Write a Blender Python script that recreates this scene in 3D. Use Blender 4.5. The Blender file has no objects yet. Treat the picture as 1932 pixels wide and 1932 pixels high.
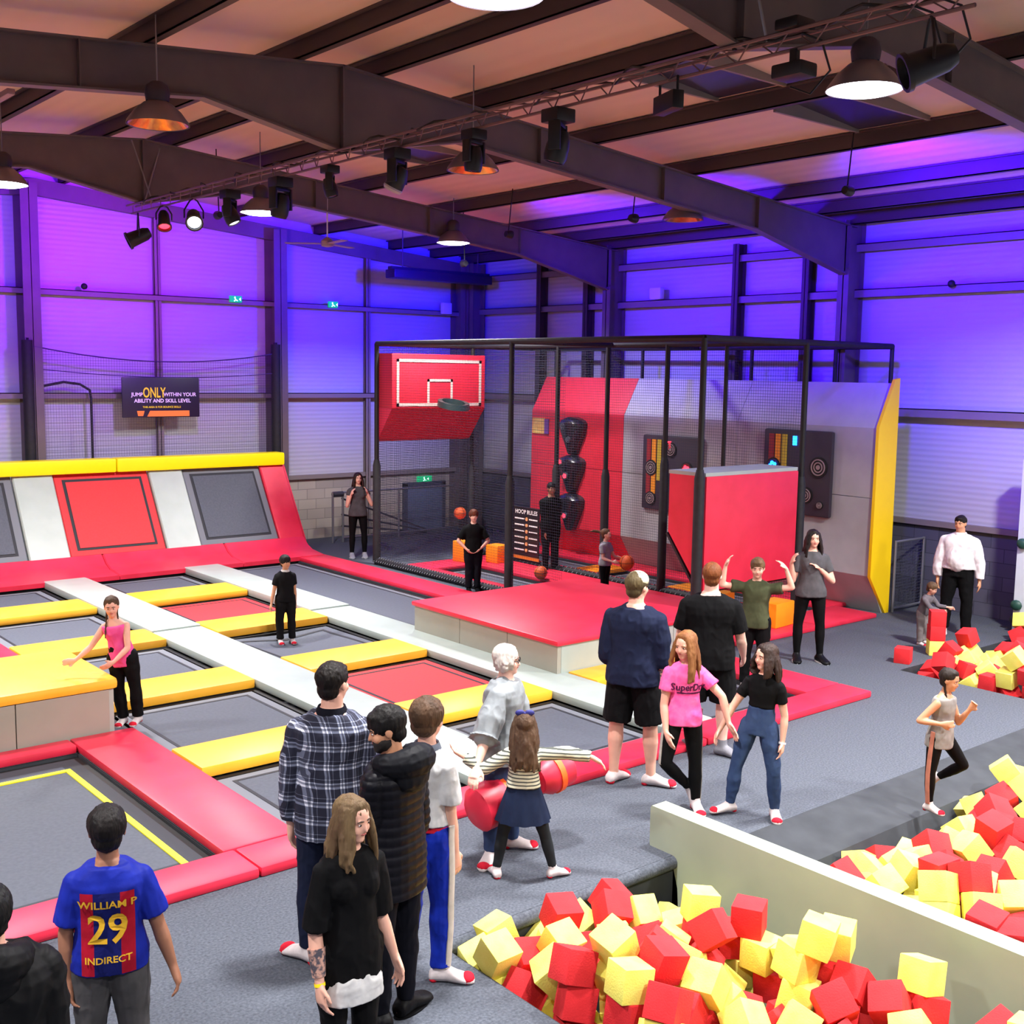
import bpy, bmesh, math, random
import mathutils
from mathutils import Vector, Matrix, Euler, noise
from mathutils.bvhtree import BVHTree
V = Vector
random.seed(11)
SC = bpy.context.scene
COL = SC.collection
PI = math.pi

# ------------------------------------------------------------------ camera
CAM_H = 3.7
FPX = 2166.3
R = Matrix(((0.76867928, -0.63946106, 0.01488977),
            (-0.06584022, -0.10225682, -0.99257675),
            (0.63623677, 0.76199284, -0.12070496)))   # rows: right, down, forward
def ray(px, py):
    return R.transposed() @ V(((px - 966) / FPX, (py - 966) / FPX, 1))
def at(px, py, z=0.0):
    d = ray(px, py); t = (z - CAM_H) / d.z
    return V((d.x * t, d.y * t, z))
def proj(p):
    q = R @ (V(p) - V((0, 0, CAM_H)))
    return 966 + FPX * q.x / q.z, 966 + FPX * q.y / q.z
cam_data = bpy.data.cameras.new('camera')
cam = bpy.data.objects.new('camera', cam_data); COL.objects.link(cam)
cam_data.sensor_fit = 'HORIZONTAL'; cam_data.sensor_width = 36
cam_data.lens = 36 * FPX / 1932
cam_data.clip_start = .05; cam_data.clip_end = 200
rr, dd, ff = R.row[0], R.row[1], R.row[2]
cam.matrix_world = Matrix(((rr.x, -dd.x, -ff.x, 0), (rr.y, -dd.y, -ff.y, 0), (rr.z, -dd.z, -ff.z, CAM_H), (0, 0, 0, 1)))
SC.camera = cam

# --------------------------------------------------------------- materials
def lin(c):
    return tuple(((x / 255) / 12.92 if x / 255 <= .04045 else ((x / 255 + .055) / 1.055) ** 2.4) for x in c)
MATS = {}
def mat(name, rgb, rough=.6, rgb2=None, scale=6., bump=0., bscale=40., metal=0., emit=None, estr=0., spec=.5, coat=0., stretch=None, detail=4, sheen=0., contrast=.35):
    if name in MATS: return MATS[name]
    m = bpy.data.materials.new(name); m.use_nodes = True
    nt = m.node_tree; b = nt.nodes['Principled BSDF']
    b.inputs['Base Color'].default_value = (*lin(rgb), 1); b.inputs['Roughness'].default_value = rough
    b.inputs['Metallic'].default_value = metal; b.inputs['Specular IOR Level'].default_value = spec
    if coat: b.inputs['Coat Weight'].default_value = coat
    if sheen: b.inputs['Sheen Weight'].default_value = sheen
    if emit: b.inputs['Emission Color'].default_value = (*lin(emit), 1); b.inputs['Emission Strength'].default_value = estr
    if rgb2 or bump:
        tc = nt.nodes.new('ShaderNodeTexCoord'); src = tc.outputs['Object']
        if stretch:
            mp = nt.nodes.new('ShaderNodeMapping'); mp.inputs['Scale'].default_value = stretch
            nt.links.new(src, mp.inputs['Vector']); src = mp.outputs['Vector']
        if rgb2:
            n = nt.nodes.new('ShaderNodeTexNoise'); n.inputs['Scale'].default_value = scale; n.inputs['Detail'].default_value = detail
            nt.links.new(src, n.inputs['Vector'])
            r = nt.nodes.new('ShaderNodeValToRGB'); r.color_ramp.elements[0].position = .5 - contrast / 2; r.color_ramp.elements[1].position = .5 + contrast / 2
            r.color_ramp.elements[0].color = (*lin(rgb), 1); r.color_ramp.elements[1].color = (*lin(rgb2), 1)
            nt.links.new(n.outputs['Fac'], r.inputs['Fac']); nt.links.new(r.outputs['Color'], b.inputs['Base Color'])
        if bump:
            n2 = nt.nodes.new('ShaderNodeTexNoise'); n2.inputs['Scale'].default_value = bscale; n2.inputs['Detail'].default_value = 3
            nt.links.new(src, n2.inputs['Vector'])
            bp = nt.nodes.new('ShaderNodeBump'); bp.inputs['Strength'].default_value = bump; bp.inputs['Distance'].default_value = .01
            nt.links.new(n2.outputs['Fac'], bp.inputs['Height']); nt.links.new(bp.outputs['Normal'], b.inputs['Normal'])
    MATS[name] = m
    return m
def brick_mat(name, c1, c2, mortar, vec, bw=.44, bh=.22, ms=.006):
    m = bpy.data.materials.new(name); m.use_nodes = True; nt = m.node_tree; b = nt.nodes['Principled BSDF']; b.inputs['Roughness'].default_value = .9
    tc = nt.nodes.new('ShaderNodeTexCoord'); sp = nt.nodes.new('ShaderNodeSeparateXYZ'); cb = nt.nodes.new('ShaderNodeCombineXYZ')
    nt.links.new(tc.outputs['Object'], sp.inputs[0]); nt.links.new(sp.outputs[vec[0]], cb.inputs[0]); nt.links.new(sp.outputs[vec[1]], cb.inputs[1])
    t = nt.nodes.new('ShaderNodeTexBrick'); t.inputs['Color1'].default_value = (*lin(c1), 1); t.inputs['Color2'].default_value = (*lin(c2), 1); t.inputs['Mortar'].default_value = (*lin(mortar), 1)
    t.inputs['Scale'].default_value = 1; t.inputs['Brick Width'].default_value = bw; t.inputs['Row Height'].default_value = bh; t.inputs['Mortar Size'].default_value = ms
    nt.links.new(cb.outputs[0], t.inputs['Vector']); nt.links.new(t.outputs['Color'], b.inputs['Base Color'])
    return m
def ribbed_mat(name, rgb, axis, period=.2, depth=.012, rough=.45):
    """painted sheet with fine parallel ribs across the given axis"""
    m = bpy.data.materials.new(name); m.use_nodes = True; nt = m.node_tree; b = nt.nodes['Principled BSDF']; b.inputs['Roughness'].default_value = rough
    b.inputs['Base Color'].default_value = (*lin(rgb), 1)
    tc = nt.nodes.new('ShaderNodeTexCoord'); w = nt.nodes.new('ShaderNodeTexWave'); w.wave_type = 'BANDS'; w.bands_direction = axis
    w.inputs['Scale'].default_value = 2 * PI / 20 / period
    nt.links.new(tc.outputs['Object'], w.inputs['Vector'])
    bp = nt.nodes.new('ShaderNodeBump'); bp.inputs['Strength'].default_value = .6; bp.inputs['Distance'].default_value = depth
    nt.links.new(w.outputs['Fac'], bp.inputs['Height']); nt.links.new(bp.outputs['Normal'], b.inputs['Normal'])
    return m
def net_mat(name, cell, wire, rgb=(20, 22, 30)):
    """knotted netting: opaque cords on a grid, open between them"""
    m = bpy.data.materials.new(name); m.use_nodes = True; nt = m.node_tree; b = nt.nodes['Principled BSDF']
    b.inputs['Base Color'].default_value = (*lin(rgb), 1); b.inputs['Roughness'].default_value = .8
    tc = nt.nodes.new('ShaderNodeTexCoord'); sp = nt.nodes.new('ShaderNodeSeparateXYZ'); nt.links.new(tc.outputs['UV'], sp.inputs[0])
    outs = []
    for k in (0, 1):
        mo = nt.nodes.new('ShaderNodeMath'); mo.operation = 'FRACT'; dv = nt.nodes.new('ShaderNodeMath'); dv.operation = 'DIVIDE'; dv.inputs[1].default_value = cell
        nt.links.new(sp.outputs[k], dv.inputs[0]); nt.links.new(dv.outputs[0], mo.inputs[0])
        lt = nt.nodes.new('ShaderNodeMath'); lt.operation = 'LESS_THAN'; lt.inputs[1].default_value = wire / cell
        nt.links.new(mo.outputs[0], lt.inputs[0]); outs.append(lt)
    mx = nt.nodes.new('ShaderNodeMath'); mx.operation = 'MAXIMUM'; nt.links.new(outs[0].outputs[0], mx.inputs[0]); nt.links.new(outs[1].outputs[0], mx.inputs[1])
    nt.links.new(mx.outputs[0], b.inputs['Alpha'])
    return m

red_vinyl = mat('red_vinyl', (222, 44, 72), .42, (210, 36, 62), 3, .12, 9)
yel_vinyl = mat('amber_vinyl', (255, 190, 56), .42, (252, 180, 44), 3, .1, 9)
orange_vinyl = mat('orange_vinyl', (250, 150, 22), .45, (240, 138, 16), 3)
brightyel = mat('bright_yellow_vinyl', (255, 236, 0), .4)
gry_vinyl = mat('pale_grey_vinyl', (164, 176, 170), .42, (156, 168, 162), 3, .1, 9)
beige_vinyl = mat('beige_grey_vinyl', (158, 156, 144), .5, (150, 148, 136), 2)
mat_grey = mat('woven_grey_mat', (78, 83, 94), .75, (70, 75, 86), 30)
mat_red = mat('woven_red_mat', (208, 42, 48), .7, (196, 36, 42), 30)
mat_dark = mat('stitching', (26, 28, 36), .7)
web_grey = mat('spring_cover_web', (104, 108, 116), .7)
blackm = mat('black_frame', (12, 12, 14), .6)
pad_black = mat('black_foam_sleeve', (16, 16, 20), .7, (26, 26, 32), 14, .3, 16)
steel = mat('painted_steel', (104, 92, 92), .55, (94, 84, 86), 3)
steel_d = mat('dark_purlin_steel', (66, 52, 54), .6)
galv = mat('galvanised_tube', (150, 152, 160), .35, metal=.7)
girtm = mat('girt_steel', (128, 118, 116), .6)
white_lin = ribbed_mat('white_liner_sheet', (186, 186, 194), 'Z', .09, .006)
roof_lin = ribbed_mat('roof_liner_sheet', (208, 184, 168), 'X', .3, .01, .6)
carpet = mat('charcoal_carpet', (50, 54, 64), .95, (86, 92, 103), 55, .3, 120, contrast=.5, detail=8)
carpet_d = mat('dark_rubber_mat', (36, 40, 46), .85, (48, 52, 58), 4)
block = brick_mat('painted_blockwork', (176, 166, 154), (150, 142, 134), (124, 120, 114), (0, 2))
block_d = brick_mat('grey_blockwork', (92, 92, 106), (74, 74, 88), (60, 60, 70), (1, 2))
foam_y = mat('yellow_foam', (246, 238, 116), .9, (240, 230, 100), 9, .25, 90)
foam_r = mat('red_foam', (216, 36, 44), .9, (204, 30, 38), 9, .25, 90)
white_p = mat('white_paint', (235, 235, 232), .5)
net_m = net_mat('black_net', .045, .0045, (40, 44, 62))
net_f = net_mat('fine_net', .05, .004, (60, 50, 80))

# ------------------------------------------------------------ mesh builder
class MB:
    def __init__(s): s.v = []; s.f = []
    def add(s, vs, fs):
        b = len(s.v); s.v += [V(p) for p in vs]; s.f += [[b + i for i in q] for q in fs]; return s
    def box(s, x0, x1, y0, y1, z0, z1, M=None):
        vs = [V((x, y, z)) for x in (x0, x1) for y in (y0, y1) for z in (z0, z1)]
        if M: vs = [M @ p for p in vs]
        return s.add(vs, [(0, 1, 3, 2), (4, 6, 7, 5), (0, 4, 5, 1), (2, 3, 7, 6), (0, 2, 6, 4), (1, 5, 7, 3)])
    def rbox(s, x0, x1, y0, y1, z0, z1, r=.02, M=None):
        """box with chamfered edges"""
        r = min(r, (x1 - x0) * .45, (y1 - y0) * .45, (z1 - z0) * .45)
        bm = bmesh.new(); bmesh.ops.create_cube(bm, size=1)
        for v in bm.verts: v.co = V(((x0 + x1) / 2 + v.co.x * (x1 - x0), (y0 + y1) / 2 + v.co.y * (y1 - y0), (z0 + z1) / 2 + v.co.z * (z1 - z0)))
        bmesh.ops.bevel(bm, geom=bm.edges[:], offset=r, segments=2, affect='EDGES', profile=.6)
        bm.verts.index_update()
        vs = [(M @ v.co) if M else v.co.copy() for v in bm.verts]; fs = [[q.index for q in f.verts] for f in bm.faces]; bm.free()
        return s.add(vs, fs)
    def rings(s, rings, cap=True):
        n = len(rings[0]); vs = [p for r_ in rings for p in r_]; fs = []
        for i in range(len(rings) - 1):
            for j in range(n):
                a = i * n + j; b = i * n + (j + 1) % n; fs.append((a, b, b + n, a + n))
        if cap: fs.append(tuple(range(n - 1, -1, -1))); fs.append(tuple((len(rings) - 1) * n + j for j in range(n)))
        return s.add(vs, fs)
    def tube(s, pts, r, n=10, cap=True, ends=False):
        """tube through points, one radius or a radius per point; ends rounds them"""
        pts = [V(p) for p in pts]; rs = list(r) if hasattr(r, '__len__') else [r] * len(pts)
        if ends:
            d0 = (pts[0] - pts[1]).normalized(); d1 = (pts[-1] - pts[-2]).normalized()
            pts = [pts[0] + d0 * rs[0] * .95, pts[0] + d0 * rs[0] * .6] + pts + [pts[-1] + d1 * rs[-1] * .6, pts[-1] + d1 * rs[-1] * .95]
            rs = [rs[0] * .3, rs[0] * .8] + rs + [rs[-1] * .8, rs[-1] * .3]
        out = []; up = None
        for i, p in enumerate(pts):
            t = (pts[min(i + 1, len(pts) - 1)] - pts[max(i - 1, 0)]).normalized()
            if up is None:
                up = t.orthogonal().normalized()
            up = (up - t * up.dot(t)).normalized(); sd = t.cross(up)
            out.append([p + (up * math.cos(a) + sd * math.sin(a)) * rs[i] for a in [2 * PI * j / n for j in range(n)]])
        return s.rings(out, cap)
    def ell(s, c, rad, ax=None, n=14, m=8):
        c = V(c); ax = ax or (V((1, 0, 0)), V((0, 1, 0)), V((0, 0, 1))); vs = []; fs = []
        for i in range(1, m):
            th = PI * i / m
            for j in range(n):
                ph = 2 * PI * j / n
                vs.append(c + ax[0] * rad[0] * math.sin(th) * math.cos(ph) + ax[1] * rad[1] * math.sin(th) * math.sin(ph) + ax[2] * rad[2] * math.cos(th))
        vs += [c + ax[2] * rad[2], c - ax[2] * rad[2]]; T = len(vs) - 2
        for i in range(m - 2):
            for j in range(n):
                a = i * n + j; b = i * n + (j + 1) % n; fs.append((a, a + n, b + n, b))
        for j in range(n): fs.append((T, j, (j + 1) % n)); fs.append((T + 1, (m - 2) * n + (j + 1) % n, (m - 2) * n + j))
        return s.add(vs, fs)
    def prism(s, poly, d):
        """poly: 3D outline, d: extrusion vector"""
        n = len(poly); poly = [V(p) for p in poly]; d = V(d)
        fs = [tuple(range(n)), tuple(range(2 * n - 1, n - 1, -1))] + [(i, i + n, (i + 1) % n + n, (i + 1) % n) for i in range(n)]
        return s.add(poly + [p + d for p in poly], fs)
    def lathe(s, c, prof, n=24, ax=None):
        c = V(c); ax = ax or (V((1, 0, 0)), V((0, 1, 0)), V((0, 0, 1)))
        rg = [[c + ax[0] * r_ * math.cos(2 * PI * j / n) + ax[1] * r_ * math.sin(2 * PI * j / n) + ax[2] * z for j in range(n)] for r_, z in prof]
        return s.rings(rg, False)
    def mesh(s, name, origin=(0, 0, 0), smooth=40):
        o = V(origin); me = bpy.data.meshes.new(name)
        me.from_pydata([p - o for p in s.v], [], s.f); me.update()
        bm = bmesh.new(); bm.from_mesh(me); bmesh.ops.recalc_face_normals(bm, faces=bm.faces); bm.to_mesh(me); bm.free()
        if smooth:
            me.shade_smooth(); me.set_sharp_from_angle(angle=math.radians(smooth))
        return me
    def obj(s, name, m, parent=None, origin=(0, 0, 0), smooth=40, **props):
        if parent is not None: origin = parent.get('_o', origin)
        me = s.mesh(name, origin, smooth); me.materials.append(m)
        o = bpy.data.objects.new(name, me); COL.objects.link(o)
        if parent is not None: o.parent = parent
        else: o.location = origin
        o['_o'] = tuple(origin)
        for k, v in props.items(): o[k] = v
        return o
def thing(name, label, cat, loc, group=None):
    o = bpy.data.objects.new(name, None); COL.objects.link(o); o.location = loc; o['_o'] = tuple(loc)
    o['label'] = label; o['category'] = cat
    if group: o['group'] = group
    return o
def tag(o, label, cat, group=None):
    o['label'] = label; o['category'] = cat
    if group: o['group'] = group
    return o
def struct(name, mb, m, smooth=40, parent=None):
    o = mb.obj(name, m, parent, smooth=smooth)
    if parent is None: o['kind'] = 'structure'
    return o
def uvplane(name, m, corners, w, h, parent=None, origin=(0, 0, 0)):
    """a sheet with UV measured in metres"""
    if parent is not None: origin = parent['_o']
    o_ = V(origin); me = bpy.data.meshes.new(name); me.from_pydata([V(c) - o_ for c in corners], [], [(0, 1, 2, 3)])
    uv = me.uv_layers.new(name='uv')
    for i, c in enumerate([(0, 0), (w, 0), (w, h), (0, h)]): uv.data[i].uv = c
    me.materials.append(m); o = bpy.data.objects.new(name, me); COL.objects.link(o)
    if parent is not None: o.parent = parent
    else: o.location = origin
    o['_o'] = tuple(origin); return o
def text_mesh(txt, size, bold=False, spacing=1.):
    cu = bpy.data.curves.new('lettering', 'FONT'); cu.body = txt; cu.size = size; cu.align_x = 'CENTER'; cu.align_y = 'CENTER'; cu.space_character = spacing
    cu.resolution_u = 3
    if bold: cu.offset = size * .02
    ob = bpy.data.objects.new('lettering', cu); COL.objects.link(ob)
    dg = bpy.context.evaluated_depsgraph_get(); dg.update(); me = ob.evaluated_get(dg).to_mesh()
    vs = [v.co.copy() for v in me.vertices]; fs = [list(p.vertices) for p in me.polygons]
    bpy.data.objects.remove(ob); bpy.data.curves.remove(cu)
    return vs, fs
def text_on(mb, txt, size, c, rx, uy, bold=False, sx=1., extr=None):
    """flat lettering in the plane spanned by rx (reading direction) and uy (up)"""
    vs, fs = text_mesh(txt, size, bold); c = V(c); rx = V(rx); uy = V(uy)
    mb.add([c + rx * (v.x * sx) + uy * v.y for v in vs], fs)
# ------------------------------------------------------------------ shell
XW, YG, XL, YB, RX = 17.1, 22.04, -3.2, -6.0, 6.95
def roof_z(x, off=0.): return 7.25 + off - .086 * abs(x - RX)
HOLES = [(4.3, 10.93, 7.72, 19.6), (-3.0, 3.67, 7.72, 10.85), (4.2, 6.45, .5, 5.72), (6.62, 11.9, .5, 5.55), (13.0, 16.38, 2., 7.8),
         (12.45, 13.3, 10.6, 17.05), (14.6, 15.4, 10.6, 17.9)]
xs = sorted({XL, XW, *[h[0] for h in HOLES], *[h[1] for h in HOLES]}); ys = sorted({YB, YG, *[h[2] for h in HOLES], *[h[3] for h in HOLES]})
fl = MB()
for i in range(len(xs) - 1):
    for j in range(len(ys) - 1):
        cx, cy = (xs[i] + xs[i + 1]) / 2, (ys[j] + ys[j + 1]) / 2
        if not any(h[0] < cx < h[1] and h[2] < cy < h[3] for h in HOLES):
            fl.add([(xs[i], ys[j], 0), (xs[i + 1], ys[j], 0), (xs[i + 1], ys[j + 1], 0), (xs[i], ys[j + 1], 0)], [(0, 1, 2, 3)])
struct('floor', fl, carpet)
struct('floor_base', MB().box(XL, XW, YB, YG, -1.1, -1.0), carpet_d)
pw = MB()
for k, h in enumerate(HOLES):
    x0, x1, y0, y1 = h; z1 = -.004
    for a in ((x0, x0 + .01, y0, y1), (x0, x1, y0, y0 + .01), (x0, x1, y1 - .01, y1)) if k == 2 else ((x0, x0 + .01, y0, y1), (x1 - .01, x1, y0, y1), (x0, x1, y0, y0 + .01), (x0, x1, y1 - .01, y1)):
        pw.box(*a, -1.0, z1)
struct('pit_wall', pw, carpet_d)
# carpet rolled over the rim of the foam pit
rim = MB(); rim.tube([(4.2, 5.72, -.055), (6.45, 5.72, -.055)], .055, 12); rim.tube([(4.2, 5.72, -.055), (4.2, 1, -.055)], .03, 8)
struct('trim_1', rim, carpet)
g = MB(); g.box(XL, XW, YG, YG + .1, 1.35, roof_z(RX) + .1)
struct('wall_gable', g, white_lin)
struct('wall_gable_plinth', MB().box(XL, XW, YG - .03, YG + .1, 0, 1.33), block)
struct('wall_side', MB().box(XW, XW + .1, YB, YG, 1.37, 6.6), white_lin)
struct('wall_side_plinth', MB().box(XW - .03, XW + .1, YB, YG, 0, 1.33), block_d)
struct('wall_far_side', MB().box(XL - .1, XL, YB, YG, 0, 6.6), white_lin)
struct('wall_back', MB().box(XL, XW, YB - .1, YB, 0, 7.4), white_lin)
for nm, z0, z1 in (('trim_2', 1.33, 1.42),):
    struct(nm, MB().box(XL, XW, YG - .1, YG, z0, z1), girtm); struct('trim_3', MB().box(XW - .09, XW, YB, YG, z0, z1), girtm)
rf = MB()
for a, b in ((XL - .1, RX), (RX, XW + .1)):
    rf.add([(a, YB, roof_z(a)), (b, YB, roof_z(b)), (b, YG + .1, roof_z(b)), (a, YG + .1, roof_z(a))], [(0, 1, 2, 3)])
struct('ceiling', rf, roof_lin)
# purlins along the building: Z-sections under the sheet
for i, x in enumerate((-2.7, -1., 1., 2.9, 4.75, 6.42, 7.45, 8.95, 10.85, 12.8, 14.7, 15.85, 16.75)):
    p = MB(); z = roof_z(x)
    p.box(x - .04, x - .025, YB, YG, z - .2, z - .005); p.box(x - .04, x + .05, YB, YG, z - .2, z - .185); p.box(x - .1, x - .025, YB, YG, z - .02, z - .005)
    o = struct('ceiling_purlin', p, steel_d, smooth=0)
# portal frames
def frame(y, nm):
    m = MB(); t = .075   # half flange width
    def leg(x, s):     # column, s=+1: inner face towards +x
        xi = x + s * .48
        m.box(min(x, x + s * .02), max(x, x + s * .02), y - t, y + t, 0, 6.25); m.box(min(xi, xi - s * .02), max(xi, xi - s * .02), y - t - .03, y + t + .03, 0, 5.45)
        m.box(min(x, xi), max(x, xi), y - .01, y + .01, 0, 6.28)
    leg(XW - .02, -1); leg(XL + .02, 1)
    for s in (1, -1):
        X = lambda d: RX + s * d
        top = lambda d: roof_z(RX + d) - .21
        bot = [(0, 6.13), (1.65, 6.45), (7.3, 5.93), (9.68, 5.4)]
        prof = [(0, top(0)), (9.7, top(9.7))]
        # web
        pts = [(X(d), y - .01, z) for d, z in [(0, top(0)), (9.68, top(9.68)), (9.68, 5.4), (7.3, 5.93), (1.65, 6.45), (0, 6.13)]]
        m.prism(pts, (0, .02, 0))
        m.prism([(X(0), y - t, top(0)), (X(9.9), y - t, top(9.9)), (X(9.9), y - t, top(9.9) - .02), (X(0), y - t, top(0) - .02)], (0, 2 * t, 0))
        for (d0, z0), (d1, z1) in zip(bot, bot[1:]):
            m.prism([(X(d0), y - t, z0), (X(d1), y - t, z1), (X(d1), y - t, z1 - .022), (X(d0), y - t, z0 - .022)], (0, 2 * t, 0))
        for d in ((.0, 9.7) if s == 1 else (9.7,)): m.box(min(X(d - .012), X(d + .012)), max(X(d - .012), X(d + .012)), y - t, y + t, 5.5 if d else 6.12, top(d))
        for d in (2.9, 5.2, 7.3): m.box(min(X(d - .006), X(d + .006)), max(X(d - .006), X(d + .006)), y - t, y + t, 6.45 - (d - 1.65) * .092, top(d))
    return struct(nm, m, steel, smooth=0)
for k, y in enumerate((.2, 5.8, 11.4, 17.0)): frame(y, 'ceiling_beam')
m = MB()
for s in (1, -1):
    m.prism([(RX, YG - .2, roof_z(RX) - .21), (RX + s * 10.1, YG - .2, roof_z(RX + 10.1) - .21), (RX + s * 10.1, YG - .2, roof_z(RX + 10.1) - .5), (RX, YG - .2, roof_z(RX) - .5)], (0, .16, 0))
struct('ceiling_edge_beam', m, steel, smooth=0)
# gable columns, wind posts, girts
def icol(nm, x, y, z1, w, d, ax, mt=steel):
    m = MB(); e = .014
    if ax == 'y':
        m.box(x - w, x + w, y - e, y, 0, z1); m.box(x - w, x + w, y - d, y - d + e, 0, z1); m.box(x - e / 2, x + e / 2, y - d, y, 0, z1)
    else:
        m.box(x - e, x, y - w, y + w, 0, z1); m.box(x - d, x - d + e, y - w, y + w, 0, z1); m.box(x - d, x, y - e / 2, y + e / 2, 0, z1)
    return struct(nm, m, mt, smooth=0)
for x in (1.75, 6.74, 11.72): icol('wall_column', x, YG - .03, roof_z(x) - .3, .15, .42, 'y')
icol('wall_column', 16.55, YG - .03, 6.2, .15, .4, 'y'); icol('wall_column', 16.98, 21.6, 6.2, .15, .35, 'x')
for x in (4.2, 9.22, 14.05): icol('wall_post', x, YG - .02, roof_z(x) - .4, .06, .12, 'y', girtm)
for y in (19.4, 17.9, 13.9, 12.35): icol('wall_post', XW - .02, y, 6.1, .07, .22, 'x', steel_d)
for z in (3.15, 5.05):
    m = MB(); m.box(XL, XW - .2, YG - .17, YG - .005, z + .03, z + .045); m.box(XL, XW - .2, YG - .17, YG - .155, z - .06, z + .045); m.box(XL, XW, YG - .02, YG - .005, z - .06, z + .045)
    struct('wall_rail', m, girtm, smooth=0)
for z in (3.15, 5.1, 5.85):
    m = MB(); m.box(XW - .17, XW - .005, YB, YG, z + .05, z + .065); m.box(XW - .17, XW - .155, YB, YG, z - .07, z + .065); m.box(XW - .02, XW - .005, YB, YG, z - .07, z + .065)
    struct('wall_rail', m, girtm, smooth=0)
# roof lights framed between purlins
for (x0, x1, y0, y1) in ((9.1, 10.7, 8.2, 9.2), (11., 12.65, 7.6, 8.6), (9.1, 10.7, 14.0, 15.0)):
    m = MB(); z = roof_z(x0)
    for a in ((x0, x1, y0, y0 + .04), (x0, x1, y1 - .04, y1)):
        m.box(*a, roof_z(x1) - .05, roof_z(x0) - .01)
    struct('window_frame', m, girtm)
    struct('window_1', MB().add([(x0, y0, roof_z(x0) - .015), (x1, y0, roof_z(x1) - .015), (x1, y1, roof_z(x1) - .015), (x0, y1, roof_z(x0) - .015)], [(0, 1, 2, 3)]), mat('dark_rooflight', (46, 40, 62), .3))
# cable tray and duct up by the gable corner
m = MB(); m.rbox(13.6, 16.2, 20.2, 20.55, 5.62, 5.8); m.box(13.6, 16.2, 20.3, 20.45, 5.8, 5.86)
t = thing('heater', 'dark metal tube heater hung under the roof beside the corner of the two walls', 'heater', (14.9, 20.35, 5.62)); m.obj('casing', mat('heater_casing', (30, 26, 44), .4), t)
h = MB()
for x in (13.9, 15.9): h.tube([(x, 20.35, 5.8), (x, 20.35, roof_z(x))], .012, 6)
h.obj('hanger', steel_d, t)

# ------------------------------------------------------------ trampolines
def ring(mb, x0, x1, y0, y1, w, z0, z1):
    mb.box(x0, x1, y0, y0 + w, z0, z1).box(x0, x1, y1 - w, y1, z0, z1).box(x0, x0 + w, y0 + w, y1 - w, z0, z1).box(x1 - w, x1, y0 + w, y1 - w, z0, z1)
    return mb
def trampoline(x0, x1, y0, y1, label, red=False, sag=None, group='trampoline beds in the jump court'):
    t = thing('trampoline', label, 'trampoline', ((x0 + x1) / 2, (y0 + y1) / 2, -.05), group)
    ring(MB(), x0, x1, y0, y1, .06, -.12, -.03).obj('frame', blackm, t)
    mm = mat_red if red else mat_grey
    if not sag:
        ring(MB(), x0 + .1, x1 - .1, y0 + .1, y1 - .1, .1, -.03, -.022).obj('spring_cover', mm if red else web_grey, t)
        ring(MB(), x0 + .2, x1 - .2, y0 + .2, y1 - .2, .035, -.03, -.018).obj('stitching', mat_dark, t)
        MB().box(x0 + .235, x1 - .235, y0 + .235, y1 - .235, -.03, -.021).obj('jump_mat', mm, t)
    else:
        sx, sy, dep = sag
        def hz(x, y):
            e = min(x - x0, x1 - x, y - y0, y1 - y)
            d = math.hypot(x - sx, y - sy)
            return -.02 - dep * max(0, min(1, (e - .02) / .45)) ** .8 * math.exp(-(d / .62) ** 1.3)
        def grid(a0, a1, b0, b1, nx, ny, dz):
            vs = [(a0 + (a1 - a0) * i / nx, b0 + (b1 - b0) * j / ny) for i in range(nx + 1) for j in range(ny + 1)]
            mb = MB(); mb.add([(x, y, hz(x, y) + dz) for x, y in vs], [(i * (ny + 1) + j, (i + 1) * (ny + 1) + j, (i + 1) * (ny + 1) + j + 1, i * (ny + 1) + j + 1) for i in range(nx) for j in range(ny)])
            return mb
        grid(x0 + .1, x1 - .1, y0 + .1, y1 - .1, 40, 40, 0).obj('jump_mat', mm, t)
        st = MB()
        for a in ((x0 + .2, x1 - .2, y0 + .2, y0 + .235), (x0 + .2, x1 - .2, y1 - .235, y1 - .2)): q = grid(*a, 30, 1, .006); st.add(q.v, q.f)
        for a in ((x0 + .2, x0 + .235, y0 + .2, y1 - .2), (x1 - .235, x1 - .2, y0 + .2, y1 - .2)): q = grid(*a, 1, 30, .006); st.add(q.v, q.f)
        st.obj('stitching', mat_dark, t)
    return t
def pad(x0, x1, y0, y1, m, label, z0=0., z1=.08, r=.025, group='safety pads round the trampolines', nm='safety_pad'):
    o = MB().rbox(x0, x1, y0, y1, z0, z1, r).obj(nm, m, None, ((x0 + x1) / 2, (y0 + y1) / 2, z0)); tag(o, label, 'pad', group); return o
C1, C2, C3 = (4.32, 6.12), (6.86, 8.60), (9.31, 10.93)
ROWS = [(7.74, 9.52), (10.2, 11.98), (12.75, 14.5), (15.27, 17.05), (17.87, 19.5)]
SB = at(540, 1213, -.15)
rn = ['first', 'second', 'third', 'fourth', 'fifth']
for i, (a, b) in enumerate(ROWS):
    trampoline(*C1, a, b, 'grey trampoline bed left of the first long grey pad, %s counted from the carpet' % rn[i])
    trampoline(*C2, a, b, ('red' if i in (1, 3) else 'grey') + ' trampoline bed between the long grey pads, ' + ('sagging under the boy in black' if i == 2 else '%s counted from the carpet' % rn[i]), red=i in (1, 3), sag=(SB.x, SB.y, .19) if i == 2 else None)
trampoline(9.31, 10.93, 7.74, 9.52, 'grey trampoline bed behind the standing group, beside the end of the red perimeter pad')
trampoline(9.31, 10.93, 12.9, 19.5, 'long narrow grey tumbling trampoline running back beside the hoop cage')
t = thing('trampoline', 'large square grey trampoline bed with a yellow taped line', 'trampoline', (.3, 9.3, -.05))
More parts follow.
